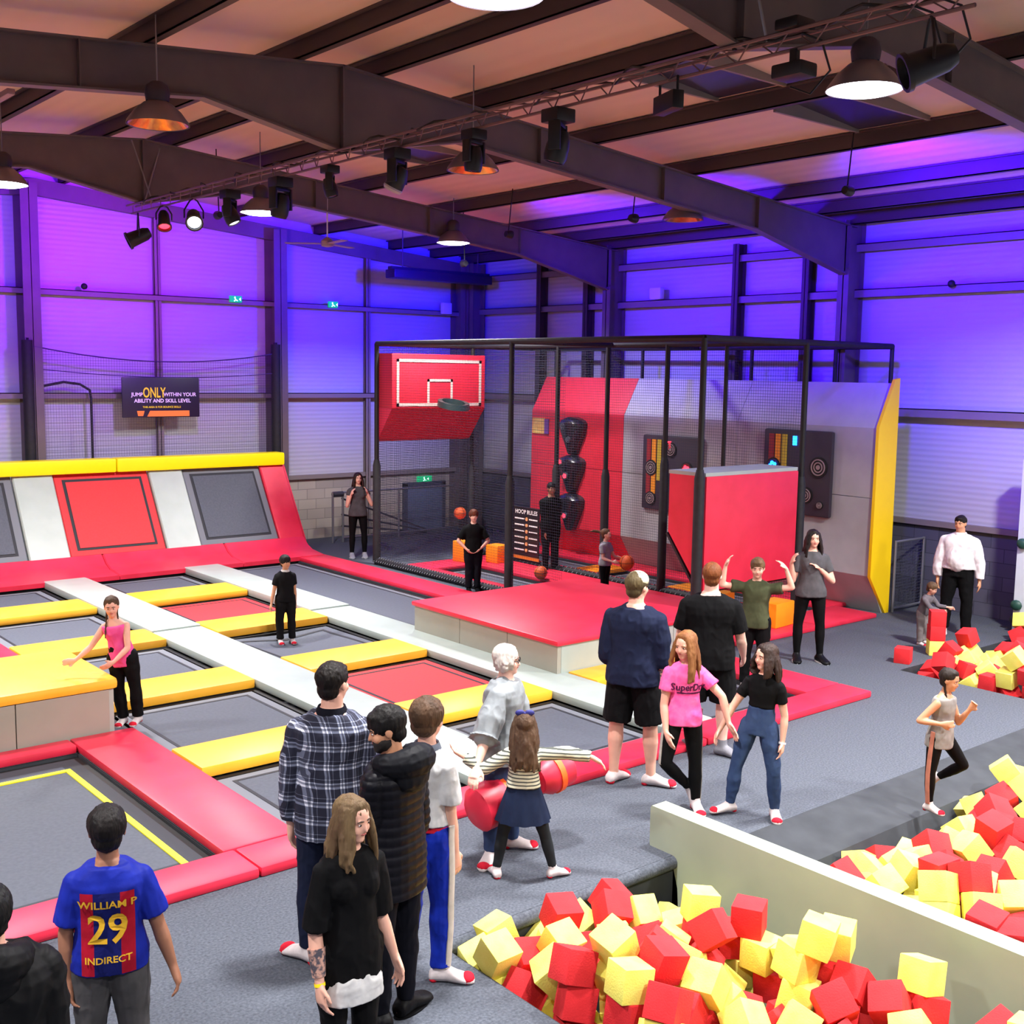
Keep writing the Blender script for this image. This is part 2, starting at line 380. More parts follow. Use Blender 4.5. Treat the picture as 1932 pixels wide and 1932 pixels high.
ring(MB(), -3., 3.66, 7.73, 10.84, .06, -.12, -.03).obj('frame', blackm, t)
ring(MB(), -2.9, 3.6, 7.8, 10.78, .16, -.03, -.022).obj('spring_cover', mat('dark_web', (48, 50, 58), .8), t)
MB().box(-2.74, 3.44, 7.96, 10.62, -.03, -.022).obj('jump_mat', mat_grey, t)
ring(MB(), -2.76, 3.47, 7.6, 10.5, .055, -.022, -.012).obj('taped_line', mat('yellow_tape', (250, 240, 20), .5), t)
# long grey pads
for s, (x0, x1) in enumerate(((6.13, 6.85), (8.61, 9.3))):
    w = ('first', 'second')[s]
    pad(x0, x1, 7.74, 15.02, gry_vinyl, 'near half of the %s long pale grey pad running away from the carpet' % w, z0=-.02)
    pad(x0, x1, 15.03, 19.75, gry_vinyl, 'far half of the %s long pale grey pad, ending at the sloping wall' % w, z0=-.02, z1=.1)
PR = [(9.52, 10.2), (11.98, 12.75), (14.5, 15.27), (17.05, 17.87)]
for i, (a, b) in enumerate(PR):
    pad(*C1, a, b, yel_vinyl, 'amber pad left of the first long grey pad, %s counted from the carpet' % rn[i], z0=-.02, z1=.09)
    pad(*C2, a, b, yel_vinyl, 'amber pad between the two long grey pads, %s counted from the carpet' % rn[i], z0=-.02, z1=.09)
pad(9.31, 10.93, 9.52, 10.04, yel_vinyl, 'amber pad lying along the front of the red-topped block', z0=-.02, z1=.09)
# red perimeter
RL = 'red perimeter pad '
for (x0, x1, y0, y1, l) in ((-3., 3.75, 7.3, 7.73, 'on the carpet edge behind the boy in the football shirt'), (3.76, 8.7, 7.3, 7.73, 'on the carpet edge behind the man in the checked shirt'),
                           (8.71, 11.6, 7.3, 7.73, 'on the carpet edge behind the girl in jeans'), (10.94, 11.6, 7.74, 10.0, 'turning the corner towards the red-topped block'),
                           (10.94, 11.55, 13.1, 19.6, 'between the long tumbling trampoline and the hoop cage'), (3.67, 4.31, 7.74, 11.1, 'wide strip beside the large square trampoline'),
                           (-3., 3.66, 10.85, 11.1, 'at the foot of the orange-topped block'), (3.67, 4.31, 12.7, 19.5, 'strip running back past the orange-topped block')):
    pad(x0, x1, y0, y1, red_vinyl, RL + l)
# sloping wall of trampolines at the gable
def slope(mb, x0, x1, prof, th=.06):
    """padded strip following a y-z profile"""
    n = V((0, 0, 0)); rings = []
    for i, (y, z) in enumerate(prof):
        a = V((0, *prof[max(i - 1, 0)])); b = V((0, *prof[min(i + 1, len(prof) - 1)])); t = (b - a).normalized(); nn = V((0, -t.z, t.y)); p = V((0, y, z))
        rings.append([V((x0, 0, 0)) + p - nn * th, V((x0, 0, 0)) + p, V((x0 + .02, 0, 0)) + p + nn * .02, V((x1 - .02, 0, 0)) + p + nn * .02, V((x1, 0, 0)) + p, V((x1, 0, 0)) + p - nn * th])
    return mb.rings(rings)
W = thing('trampoline_wall', 'sloping wall of red and grey trampoline panels topped by a yellow beam', 'trampoline wall', (5., 20.4, 0))
BP = [(19.5, .07), (19.95, .12), (20.15, .2), (20.32, .34)]
for a, b in ((-3., 2.9), (2.91, 5.35), (5.36, 7.4), (7.41, 9.75), (9.76, 11.5)):
    slope(MB(), a, b, BP).obj('base_pad', red_vinyl, W)
SP = lambda k: (20.32 + .86 * k, .34 + 1.4 * k)
for a, b, mm, nm in ((1.8, 2.5, gry_vinyl, 'white_pad'), (6.15, 6.85, gry_vinyl, 'white_pad'), (8.63, 9.3, gry_vinyl, 'white_pad'), (10.96, 11.5, red_vinyl, 'end_pad'), (3.7, 4.35, gry_vinyl, 'white_pad')):
    slope(MB(), a, b, [SP(0), SP(.5), SP(1)]).obj(nm, mm, W)
for a, b, red in ((4.36, 6.14, 0), (6.86, 8.62, 1), (9.31, 10.95, 0), (2.51, 3.69, 1)):
    o = slope(MB(), a, b, [SP(.0), SP(1.)], .02)
    for v in o.v: v.y += .05
    o.obj('frame_cover', mat_red if red else web_grey, W)
    i = MB(); mk = lambda u, k, e: V((a + (b - a) * u, SP(k)[0] + .02 - e, SP(k)[1]))
    i.add([mk(.08, .07, 0), mk(.92, .07, 0), mk(.92, .93, 0), mk(.08, .93, 0)], [(0, 1, 2, 3)]); i.obj('stitched_border', mat_dark, W)
    i = MB(); i.add([mk(.11, .1, .012), mk(.89, .1, .012), mk(.89, .9, .012), mk(.11, .9, .012)], [(0, 1, 2, 3)]); i.obj('jump_mat', mat_red if red else mat_grey, W)
MB().rbox(-3., 8., 21.08, 21.42, 1.74, 2.0, .04).obj('top_beam', brightyel, W)
MB().rbox(8.01, 11.5, 21.08, 21.42, 1.74, 2.0, .04).obj('top_beam', brightyel, W)
MB().prism([(11.5, 20.2, .1), (11.5, 20.32, .3), (11.5, 21.18, 1.72), (11.5, 21.4, 1.98), (11.5, 21.4, 0.)], (.04, 0, 0)).obj('side_panel', red_vinyl, W)
# raised blocks
B = thing('vault_box', 'low grey box with a red padded top, behind the man in the navy sweatshirt', 'block', (10.7, 11.55, 0))
for a, b in ((10.05, 11.), (11.01, 12.), (12.01, 13.05)): MB().box(9.14, 9.2, a, b, -.0, .42).obj('side_panel', beige_vinyl, B)
for a, b in ((9.205, 10.1), (10.11, 11.2), (11.21, 12.28)): MB().box(a, b, 10.05, 10.1, -.0, .42).obj('front_panel', gry_vinyl, B)
MB().box(9.2, 12.26, 10.1, 13.05, -.0, .4).obj('core', blackm, B)
MB().rbox(9.11, 12.3, 10.02, 13.1, .42, .49, .03).obj('top_pad', red_vinyl, B)
B = thing('vault_box', 'grey box with an orange padded top that the girl in pink leans on', 'block', (1.5, 11.8, 0))
for a, b in ((.6, 1.4), (1.41, 2.25), (2.26, 3.18), (3.19, 4.08)): MB().box(a, b, 11.12, 11.2, 0, .5).obj('front_panel', beige_vinyl, B)
MB().box(4.08, 4.13, 11.13, 12.6, 0, .5).obj('side_panel', gry_vinyl, B)
MB().box(.6, 4.08, 11.2, 12.6, 0, .49).obj('core', blackm, B)
MB().rbox(.55, 4.17, 11.1, 12.65, .5, .61, .04).obj('top_pad', yel_vinyl, B)
# ---------------------------------------------------------------- hoop cage
CX0, CX1, CX2, CY0, CY1, CZ = 11.97, 14.25, 16.5, 10.35, 18.37, 4.2
K = thing('cage', 'black netted cage frame around the hoop lanes and the target wall', 'cage', (14.2, 14.3, 0))
def post(x, y, z0=0., r=.045, sleeve=1.9):
    o = MB().tube([(x, y, z0), (x, y, CZ)], r, 10).obj('post', blackm, K)
    if sleeve: MB().tube([(x, y, max(.05, z0)), (x, y, sleeve), (x, y, sleeve + .12)], [.075, .075, .05], 12).obj('foam_sleeve', pad_black, o, None)
    return o
def _sleeve_fix():
    pass
for x, y, s in ((CX0, CY1, 1.9), (CX0, 14.4, 1.9), (CX0, CY0, 2.3), (CX1, CY0, 2.1), (CX1, CY1, 1.7), (CX1, 15.8, 1.9), (CX1, 14.5, 1.9), (CX1, 13.1, 2.2), (CX1, 11.85, 0)):
    post(x, y, 0, .045 if s else .035, s)
for y in (CY0, 11.4, 13.15, 15.83, CY1): post(CX2, y, 0, .035, 0)
rl = []
for a, b in (((CX0, CY0), (CX0, CY1)), ((CX1, CY0), (CX1, CY1)), ((CX2, CY0), (CX2, CY1)), ((CX0, CY0), (CX2, CY0)), ((CX0, CY1), (CX2, CY1)), ((CX0, 14.4), (CX2, 14.4))):
    MB().tube([(*a, CZ), (*b, CZ)], .045, 8).obj('top_rail', pad_black, K)
for a, b in (((CX0, 13.1), (CX0, CY1)), ((CX1, CY0), (CX1, CY1))):
    MB().tube([(*a, .07), (*b, .07)], .065, 10).obj('bottom_rail', pad_black, K)
    # lacing wound round the bottom rail
    n = 70; pts = []
    L = V(b) - V(a)
    for i in range(n * 4):
        u = i / (n * 4 - 1); an = i * PI / 2; p = V(a) + L * u
        pts.append((p.x + .078 * math.cos(an), p.y, .07 + .078 * math.sin(an)))
    MB().tube(pts, .008, 4).obj('lacing', mat('grey_cord', (110, 112, 118), .8), K)
uvplane('net', net_m, [(CX0, 13.1, .1), (CX0, CY1, .1), (CX0, CY1, CZ), (CX0, 13.1, CZ)], CY1 - 13.1, CZ - .1, K)
uvplane('net', net_m, [(CX1, CY0, .1), (CX1, CY1, .1), (CX1, CY1, CZ), (CX1, CY0, CZ)], CY1 - CY0, CZ - .1, K)
uvplane('net', net_m, [(CX0, CY1, .0), (CX1, CY1, .0), (CX1, CY1, CZ), (CX0, CY1, CZ)], CX1 - CX0, CZ - .1, K)
# hoop lanes: pads and beds
G2 = 'pads inside the hoop cage'
for x0, x1, y0, y1, l in ((CX0 + .08, 14.15, 17.05, 17.75, 'across the far end of the first hoop lane'), (13.31, 14.15, 10.6, 17.04, 'along the laced rail of the first hoop lane'),
                          (12.05, 12.44, 13.12, 17.04, 'inside the netting of the first hoop lane'), (12.3, 14.15, 9.8, 10.59, 'at the open end of the first hoop lane'),
                          (14.16, 15.6, 9.8, 10.59, 'at the open end of the second lane under the target wall'), (14.35, 14.59, 10.6, 17.9, 'along the second lane beside the laced rail'), (15.41, 15.98, 10.6, 18.1, 'at the foot of the target wall')):
    o = pad(x0, x1, y0, y1, red_vinyl, 'red pad ' + l, z0=-.0, z1=.07, group=G2)
    o['category'] = 'pad'
trampoline(12.46, 13.3, 10.6, 17.04, 'grey trampoline bed of the first hoop lane under the basketball hoop', group='beds in the hoop cage')
for i, (a, b) in enumerate(((10.6, 12.7), (13.3, 15.0), (15.6, 17.9))): trampoline(14.6, 15.4, a, b, 'dark trampoline bed at the foot of the target wall, %s counted from the carpet' % rn[i], group='beds in the hoop cage')
for a, b, l in ((12.72, 13.28, 'near'), (15.02, 15.58, 'behind the girl with the ball')): pad(14.6, 15.4, a, b, orange_vinyl, 'orange pad between beds below the target wall, ' + l, group=G2)
def foam_block(x, y, rz, label, s=(.32, .32, .34), m=orange_vinyl, z=.07):
    o = MB().rbox(-s[0] / 2, s[0] / 2, -s[1] / 2, s[1] / 2, 0, s[2], .02).obj('foam_block', m); o.location = (x, y, z); o.rotation_euler.z = rz
    return tag(o, label, 'block')
foam_block(13.8, 16.95, .1, 'orange foam block standing on the red pad behind the hoop boy')
foam_block(13.3, 17.4, .2, 'orange foam block partly hidden by the leaping hoop boy', (.25, .3, .4))
foam_block(13.62, 10.25, .1, 'orange foam block below the hanging red backboard', (.5, .36, .36))
foam_block(12.9, 10.75, .1, 'orange foam block behind the boy with raised arms', (.4, .36, .5))
# backboards
def backboard(name_label, y, sgn, x0, x1, z0, z1, z2, dep):
    """sgn=-1: faces the camera side; wedge below slopes back"""
    t = thing('basketball_backboard', name_label, 'backboard', ((x0 + x1) / 2, y, z2))
    yb = y - sgn * dep
    MB().rbox(x0, x1, min(y, yb), max(y, yb), z0, z1, .02).obj('padded_board', mat('red_board', (206, 34, 54), .5, (196, 30, 48), 2), t)
    MB().prism([(x0, y, z0), (x0, yb, z0), (x0, yb, z2)], (x1 - x0, 0, 0)).obj('lower_wedge', red_vinyl, t)
    wl = mat('dull_white_line', (190, 170, 162), .6); L = MB(); yy = y + sgn * .004
    def ln(xa, xb, za, zb): L.box(xa, xb, min(yy, yy + sgn * .004), max(yy, yy + sgn * .004), za, zb)
    m = .1; w = .055
    ln(x0 + m, x1 - m, z1 - m - w, z1 - m); ln(x0 + m, x1 - m, z0 + .04, z0 + .04 + w); ln(x0 + m, x0 + m + w, z0 + .04, z1 - m); ln(x1 - m - w, x1 - m, z0 + .04, z1 - m)
    cx = (x0 + x1) / 2
    ln(cx - .3, cx + .3, z0 + .5, z0 + .55); ln(cx - .3, cx - .25, z0 + .1, z0 + .55); ln(cx + .25, cx + .3, z0 + .1, z0 + .55)
    L.obj('painted_line', wl, t)
    r = MB(); cy = y + sgn * .36; n = 32; rings = []
    for i in range(n + 1):
        a = 2 * PI * i / n; c = V((cx + .06 + .26 * math.cos(a), cy + .26 * math.sin(a), z0 + .12)); e = V((math.cos(a), math.sin(a), 0))
        c.z -= .04 - .06 * math.sin(a) * -sgn; rings.append([c - e * .04 + V((0, 0, .05)), c + e * .04 + V((0, 0, .05)), c + e * .05 - V((0, 0, .06)), c - e * .04 - V((0, 0, .06))])
    r.rings(rings, False); r.box(cx - .02, cx + .16, min(y, y + sgn * .12), max(y, y + sgn * .12), z0 + .02, z0 + .18)
    r.obj('hoop', mat('dark_green_hoop', (30, 48, 48), .4), t)
    return t
backboard('red basketball backboard with white lines and a dark hoop, high in the cage', 17.9, -1, 12.0, 14.2, 3.0, 4.02, 2.36, .5)
t = thing('backboard', 'red padded back of the second backboard, hanging low above the boy with raised arms', 'backboard', (13.1, 10.35, .75))
x0, x1 = 12.06, 14.12
MB().rbox(x0, x1, 10.3, 10.36, .72, 2.32, .02).obj('back_panel', red_vinyl, t)
MB().prism([(x0, 10.36, .72), (x0, 10.36, 2.32), (x0, 10.98, 2.32), (x0, 10.98, 1.5)], (.05, 0, 0)).obj('side_panel', red_vinyl, t)
MB().prism([(x1, 10.36, .72), (x1, 10.36, 2.32), (x1, 10.98, 2.32), (x1, 10.98, 1.5)], (-.05, 0, 0)).obj('side_panel', red_vinyl, t)
MB().box(x0, x1, 10.32, 11.0, 2.32, 2.37).obj('top_panel', gry_vinyl, t)
MB().prism([(x0, 10.4, .7), (x0, 11.0, 1.48), (x0, 11.03, 1.46), (x0, 10.42, .67)], (x1 - x0, 0, 0)).obj('under_panel', blackm, t)
# target wall
T = thing('target_wall', 'faceted padded wall in red and grey with a yellow end panel beside the cage', 'padded wall', (15.8, 14, 0))
PF = [(15.98, .0), (15.60, .62), (15.62, 2.93), (16.0, 3.62)]
wg = mat('wall_pad_grey', (168, 168, 170), .55, (158, 158, 160), 3); wr = mat('wall_pad_red', (224, 40, 62), .5, (212, 34, 54), 3)
def seg(y0, y1, m, za=None):
    for k in range(3):
        (xa, z0), (xb, z1) = PF[k], PF[k + 1]
        parts = [(xa, z0, xb, z1)] if k != 1 else [(xa, z0, (xa + xb) / 2, 1.84), ((xa + xb) / 2, 1.85, xb, z1)]
        for (a, z0, b, z1) in parts:
            MB().prism([(a, y0 + .004, z0), (a, y1 - .004, z0), (b, y1 - .004, z1), (b, y0 + .004, z1)], (.06, 0, 0)).obj('wall_pad', m, T)
seg(9.97, 12.7, wg); seg(12.7, 15.43, wg); seg(15.43, 18.1, wr)
MB().prism([(16.02, 9.93, 0), (15.56, 9.93, .62), (15.59, 9.93, 2.95), (15.97, 9.93, 3.68), (16.1, 9.93, 3.7), (16.12, 9.93, 0)], (0, .05, 0)).obj('end_panel', mat('yellow_panel', (252, 210, 10), .5), T)
tg_ring = mat('target_ring', (150, 130, 130), .6); tg_body = mat('target_housing', (52, 46, 58), .5)
glow_r = mat('red_light', (255, 60, 60), .4, emit=(255, 40, 60), estr=6); glow_b = mat('blue_light', (60, 160, 255), .4, emit=(20, 110, 255), estr=9); glow_w = mat('white_light', (255, 255, 255), .4, emit=(235, 240, 255), estr=3)
AXW = (V((0, 1, 0)), V((0, 0, 1)), V((-1, 0, 0)))    # disc on the wall, facing the room
def disc(mb, x, y, z, r0, r1, h=.01):
    mb.lathe((x, y, z), [(r0, 0), (r0, h), (r1, h), (r1, 0)], 20, AXW)
def panel(y0, y1, z0, z1, lights, label):
    t = thing('target_panel', label, 'game panel', (15.5, (y0 + y1) / 2, z0))
    MB().rbox(15.53, 15.62, y0, y1, z0, z1, .05).obj('housing', tg_body, t)
    w = y1 - y0
    for k, c in enumerate(((150, 40, 44), (236, 150, 30), (196, 176, 50))):
        a = y1 - .12 - .13 * k; MB().box(15.518, 15.53, a - .1, a, z0 + (.3 if k < 2 else .55), z1 - .08).obj('coloured_stripe', mat('stripe%d' % k, c, .5), t)
    for (u, v, r, kind) in lights:
        y = y0 + u * w; z = z0 + v * (z1 - z0)
        mb = MB(); disc(mb, 15.53, y, z, r * .84, r * .72, .03); disc(mb, 15.53, y, z, r * .54, r * .42, .03); disc(mb, 15.53, y, z, r * .24, .001, .03)
        bk = MB(); bk.lathe((15.53, y, z), [(r * 1.05, 0), (r * 1.05, .02), (.001, .02)], 20, AXW); bk.obj('target_base', blackm, t)
        o = mb.obj('target', {'r': mat('lit_red', (120, 30, 40), .5), 'b': mat('lit_blue', (20, 40, 110), .5)}.get(kind, tg_ring) if kind != 'k' else tg_ring, t)
        if kind in 'rb':
            l = MB()
            for a in range(5): disc(l, 15.50, y + r * .38 * math.cos(a * 1.256), z + r * .38 * math.sin(a * 1.256), r * .24, .001, .01)
            l.obj('lamp', glow_r if kind == 'r' else glow_b, o)
    for dy, m_ in ((.45, glow_b if 'blue' in label else glow_r),): MB().box(15.51, 15.53, y0 + w * .5, y0 + w * .5 + .07, z1 - .25, z1 - .1).obj('indicator', m_, t)
    return t
panel(10.72, 12.06, 1.46, 2.84, [(.83, .56, .13, 'b'), (.17, .58, .16, 'n'), (.34, .24, .13, 'n'), (.13, .14, .06, 'n')], 'dark target panel with a glowing blue light on the grey wall near its yellow end')
panel(13.42, 14.84, 1.22, 2.6, [(.83, .56, .14, 'n'), (.5, .82, .13, 'n'), (.22, .58, .13, 'r'), (.83, .15, .12, 'n')], 'dark target panel with a glowing red light on the grey wall behind the cage posts')
def bag(z0, z1, y, label, dots):
    """rounded shield-shaped punch target, wide above and narrow below"""
    h = z1 - z0; rg = []
    for k in range(13):
        u = k / 12; w = .13 + .23 * math.sin(min(1, u * 1.15) * PI / 2) ** 1.5; 
        if u > .8: w *= math.sqrt(max(.02, 1 - ((u - .8) / .2) ** 2 * .92))
        if u < .08: w *= .7
        d = .16 + .14 * u * (1 if u < .85 else (1 - u) / .15 * .8 + .2)
        rg.append([V((15.62 - d * max(0, math.sin(a)) ** .7, y + w * math.cos(a), z0 + h * u)) for a in [2 * PI * j / 20 for j in range(20)]])
    t = thing('punch_target', label, 'punch target', (15.6, y, z0))
    MB().rings(rg).obj('housing', mat('glossy_black', (24, 24, 34), .25, spec=.7), t)
    for u, v, r, m_ in dots:
        yy = y + u * .3; z = z0 + v * h; x = 15.62 - .2 - .09 * v + abs(u) * .05
        mb = MB(); mb.lathe((x, yy, z), [(r, -.04), (r, .02), (r * .8, .02)], 16, AXW); o = mb.obj('ring', mat('bag_ring', (80, 84, 96), .5), t)
        l = MB()
        for a in range(5): l.lathe((x - .022, yy + r * .42 * math.cos(a * 1.256), z + r * .42 * math.sin(a * 1.256)), [(r * .26, -.01), (r * .26, .006), (.001, .006)], 8, AXW)
        l.obj('lamp', m_, o)
off = mat('unlit_lamp', (70, 74, 84), .4)
bag(2.1, 2.84, 16.78, 'black punch target with unlit rings, topmost of the three on the red wall', [(.3, .75, .06, off), (-.15, .4, .06, off)])
bag(1.34, 2.08, 16.79, 'black punch target with glowing red lights, middle of the three on the red wall', [(.45, .82, .065, glow_r), (.85, .5, .06, glow_r), (0, .45, .07, glow_r)])
bag(.58, 1.32, 16.79, 'black punch target with one white light, lowest of the three on the red wall', [(.4, .8, .05, glow_w), (.85, .42, .05, glow_r), (0, .4, .065, glow_r)])
t = thing('notice', 'small orange and purple notice on the red part of the target wall', 'notice', (15.6, 17.8, 2.45))
MB().box(15.59, 15.61, 17.68, 18.05, 2.46, 2.78).obj('sheet', mat('notice_orange', (232, 170, 80), .6, (240, 210, 120), 12), t); MB().box(15.585, 15.6, 17.55, 17.68, 2.46, 2.76).obj('strip', mat('notice_purple', (110, 60, 150), .6), t)
# rules board by the divider
t = thing('rules_board', 'tall black rules board with rows of small print hung on the cage netting', 'sign', (14.15, 16.5, .16))
MB().box(14.16, 14.18, 16.16, 16.9, .2, 1.14).obj('panel', mat('board_black', (22, 20, 24), .4), t)
MB().box(14.15, 14.17, 16.14, 16.92, .14, .2).obj('lower_strip', mat('board_orange', (200, 120, 40), .5), t)
tx = MB(); text_on(tx, 'HOOP RULES', .11, (14.155, 16.53, 1.05), (0, -1, 0), (0, 0, 1), True); tx.obj('heading', white_p, t); tx = MB()
for k in range(6):
    z = .92 - k * .12
    tx.box(14.152, 14.156, 16.56 + .02, 16.86, z - .012, z + .012); tx.box(14.152, 14.156, 16.2, 16.44, z - .012, z + .012)
tx.obj('text_lines', white_p, t)
dt = MB()
for k in range(6): disc(dt, 14.156, 16.51, .92 - k * .12, .035, .001, .006)
dt.obj('pictogram', mat('pale_orange', (240, 170, 110), .5), t)
# ------------------------------------------------------ gable-side objects
def post_pad(x, y, z, lab):
    t = thing('net_post', lab, 'post', (x, y, 0)); MB().tube([(x, y, 0), (x, y, z)], .1, 12, ends=False).obj('foam_sleeve', pad_black, t); MB().tube([(x, y, 0), (x, y, z + .04)], .04, 8).obj('pole', blackm, t)
post_pad(6.63, 21.62, 4.15, 'black padded net post in front of the gable, beside the curved pipe'); post_pad(11.6, 21.62, 4.2, 'black padded net post at the right end of the sloping wall')
N = thing('net', 'fine sagging net strung between the padded posts above the yellow beam', 'net', (9., 21.6, 2))
def cat(x0, x1, z0, z1, sag, n=16): return [(x0 + (x1 - x0) * i / n, 21.6, z0 + (z1 - z0) * i / n - sag * 4 * (i / n) * (1 - i / n)) for i in range(n + 1)]
top = cat(6.7, 11.5, 4.05, 4.0, .22); mid = cat(6.7, 11.5, 3.65, 3.6, .12)
MB().tube(top, .012, 5).obj('head_rope', mat('net_rope', (60, 44, 92), .8), N); MB().tube(mid, .008, 5).obj('rope', mat('net_rope', (60, 44, 92)), N)
me = bpy.data.meshes.new('mesh_panel'); vs = []; fs = []
for i, p in enumerate(top): vs += [V(p) - V(N['_o']), V((p[0], p[1], 2.0)) - V(N['_o'])]
for i in range(16): fs.append((2 * i, 2 * i + 1, 2 * i + 3, 2 * i + 2))
me.from_pydata(vs, [], fs); uv = me.uv_layers.new(name='uv')
for l in me.loops: v = me.vertices[l.vertex_index].co; uv.data[l.index].uv = (v.x, v.z)
me.materials.append(net_f); o = bpy.data.objects.new('mesh_panel', me); COL.objects.link(o); o.parent = N
o = MB().tube([(7.8, 21.75, 1.9), (7.8, 21.75, 3.1), (7.78, 21.75, 3.25), (7.6, 21.75, 3.36), (7.3, 21.75, 3.4), (6.9, 21.75, 3.32), (6.7, 21.75, 3.25)], .025, 8).obj('pipe', blackm); o.data.name = 'pipe'
tag(o, 'thin black pipe bending over to the padded post on the gable', 'pipe')
t = thing('safety_sign', 'black sign reading JUMP ONLY WITHIN YOUR ABILITY AND SKILL LEVEL above the sloping wall', 'sign', (9.1, 21.6, 2.73))
MB().rbox(8.32, 9.88, 21.56, 21.6, 2.73, 3.5, .03).obj('panel', mat('sign_black', (34, 28, 48), .4), t)
def sgn(txt, size, x, z, m, nm, sx=1., bold=True):
    q = MB(); text_on(q, txt, size, (x, 21.552, z), (1, 0, 0), (0, 0, 1), bold, sx); q.obj(nm, m, t)
sw = mat('sign_white', (245, 240, 250), .5); sy = mat('sign_yellow', (250, 236, 40), .5); so = mat('sign_orange', (244, 140, 50), .5)
sgn('JUMP', .1, 8.61, 3.17, sw, 'lettering'); sgn('ONLY', .27, 8.95, 3.2, sy, 'headline', .62); sgn('WITHIN YOUR', .1, 9.47, 3.17, sw, 'lettering')
sgn('ABILITY AND SKILL LEVEL', .1, 9.12, 3.05, sw, 'lettering'); sgn('THIS AREA IS FOR BOUNCE SKILLS', .05, 9.1, 2.93, sy, 'small_print')
q = MB(); q.prism([(8.62, 21.552, 2.76), (8.72, 21.552, 2.76), (8.75, 21.552, 2.86), (8.6, 21.552, 2.86)], (0, .004, 0)); q.prism([(8.8, 21.552, 2.75), (9.66, 21.552, 2.75), (9.66, 21.552, 2.86), (8.86, 21.552, 2.86)], (0, .004, 0)); q.obj('orange_band', so, t)
# blockwork end: railing, door, exit sign
t = thing('ramp_railing', 'galvanised tube railing round the ramp by the fire door', 'railing', (13.5, 21.2, 0))
rz = MB()
for x in (12.7, 12.95, 14.4): MB().tube([(x, 21.2, 0), (x, 21.2, 1.1)], .025, 8).obj('upright', galv, t)
for z in (1.08, .1): MB().tube([(12.95, 21.2, z), (15.9, 21.2, z)], .022, 8).obj('rail', galv, t)
for dz in (0, .35, .6): MB().tube([(12.95, 21.25, .95 - dz), (15.2, 21.25, .1 - dz * .1)], .02, 8).obj('sloping_rail', mat('dark_tube', (50, 50, 60), .5), t)
MB().tube([(12.7, 21.2, 1.05), (12.95, 21.2, 1.05)], .06, 8).obj('rail_end', mat('dark_tube', (50, 50, 60)), t)
d = struct('door_1', MB().box(15.15, 16.15, YG - .09, YG - .03, 0, 1.02 + .9 * 0 + 0), mat('fire_door', (92, 106, 134), .5))
struct('door_frame', MB().box(15.05, 15.15, YG - .1, YG - .02, 0, 1.1).box(16.15, 16.25, YG - .1, YG - .02, 0, 1.1).box(15.05, 16.25, YG - .1, YG - .02, 1.02, 1.12), mat('door_frame_paint', (60, 66, 84), .5))
def exit_sign(x, y, z, lab, w=.3):
    t = thing('exit_sign', lab, 'exit sign', (x, y, z)); MB().rbox(x - w / 2, x + w / 2, y, y + .06, z, z + .13, .01).obj('housing', mat('exit_green', (20, 120, 80), .5, emit=(0, 190, 120), estr=.9), t)
    q = MB(); q.ell((x - .03, y - .006, z + .095), (.018, .006, .018)); q.tube([(x - .03, y - .006, z + .08), (x - .01, y - .006, z + .05), (x - .05, y - .006, z + .02)], .012, 5); q.tube([(x - .01, y - .006, z + .05), (x + .03, y - .006, z + .03)], .01, 5)
    q.prism([(x + .06, y - .004, z + .065), (x + .1, y - .004, z + .1), (x + .1, y - .004, z + .03)], (0, .004, 0)); q.obj('pictogram', mat('exit_white', (220, 255, 240), .5, emit=(200, 255, 230), estr=1.6), t)
exit_sign(15.65, 21.95, 1.12, 'green exit sign above the fire door', .4)
exit_sign(10.82, 21.8, 5.03, 'small green exit sign on the high wall rail left of the wide column', .26)
exit_sign(13.1, 21.8, 5.03, 'small green exit sign on the high wall rail between the two columns', .22)
o = MB().rbox(16.0, 16.25, 21.75, 21.87, 5.02, 5.28, .02).obj('alarm_box', mat('alarm_white', (210, 210, 225), .5), None, (16.1, 21.8, 5.0)); tag(o, 'white alarm box on the high rail by the corner column', 'alarm')
o = MB().rbox(16.8, 16.93, 15.7, 16.0, 5.17, 5.4, .03).obj('junction_box', mat('alarm_white', (210, 210, 225)), None, (16.86, 15.85, 5.17)); tag(o, 'white box on the high rail of the side wall above the cage', 'box')
for x, y, l in ((7.75, 21.8, 'gable rail under the violet light'), (16.85, 9.6, 'side wall rail beside the big column')):
    o = MB().ell((x, y, 5.17), (.06, .06, .06)).obj('sensor', blackm, None, (x, y, 5.1)); tag(o, 'small dark round sensor on the ' + l, 'sensor')
# ramp-side mesh fence between target wall and side wall
t = thing('fence_panel', 'tube and mesh fence panel beside the yellow end panel', 'fence', (16.6, 9.9, 0))
for x in (16.18, 17.0): MB().tube([(x, 9.9, 0), (x, 9.9, 1.15)], .022, 8).obj('upright', galv, t)
for z in (.06, 1.13): MB().tube([(16.18, 9.9, z), (17.0, 9.9, z)], .02, 8).obj('rail', galv, t)
uvplane('mesh', net_mat('wire_mesh', .05, .006, (60, 62, 80)), [(16.18, 9.9, .06), (17., 9.9, .06), (17., 9.9, 1.13), (16.18, 9.9, 1.13)], .82, 1.07, t)
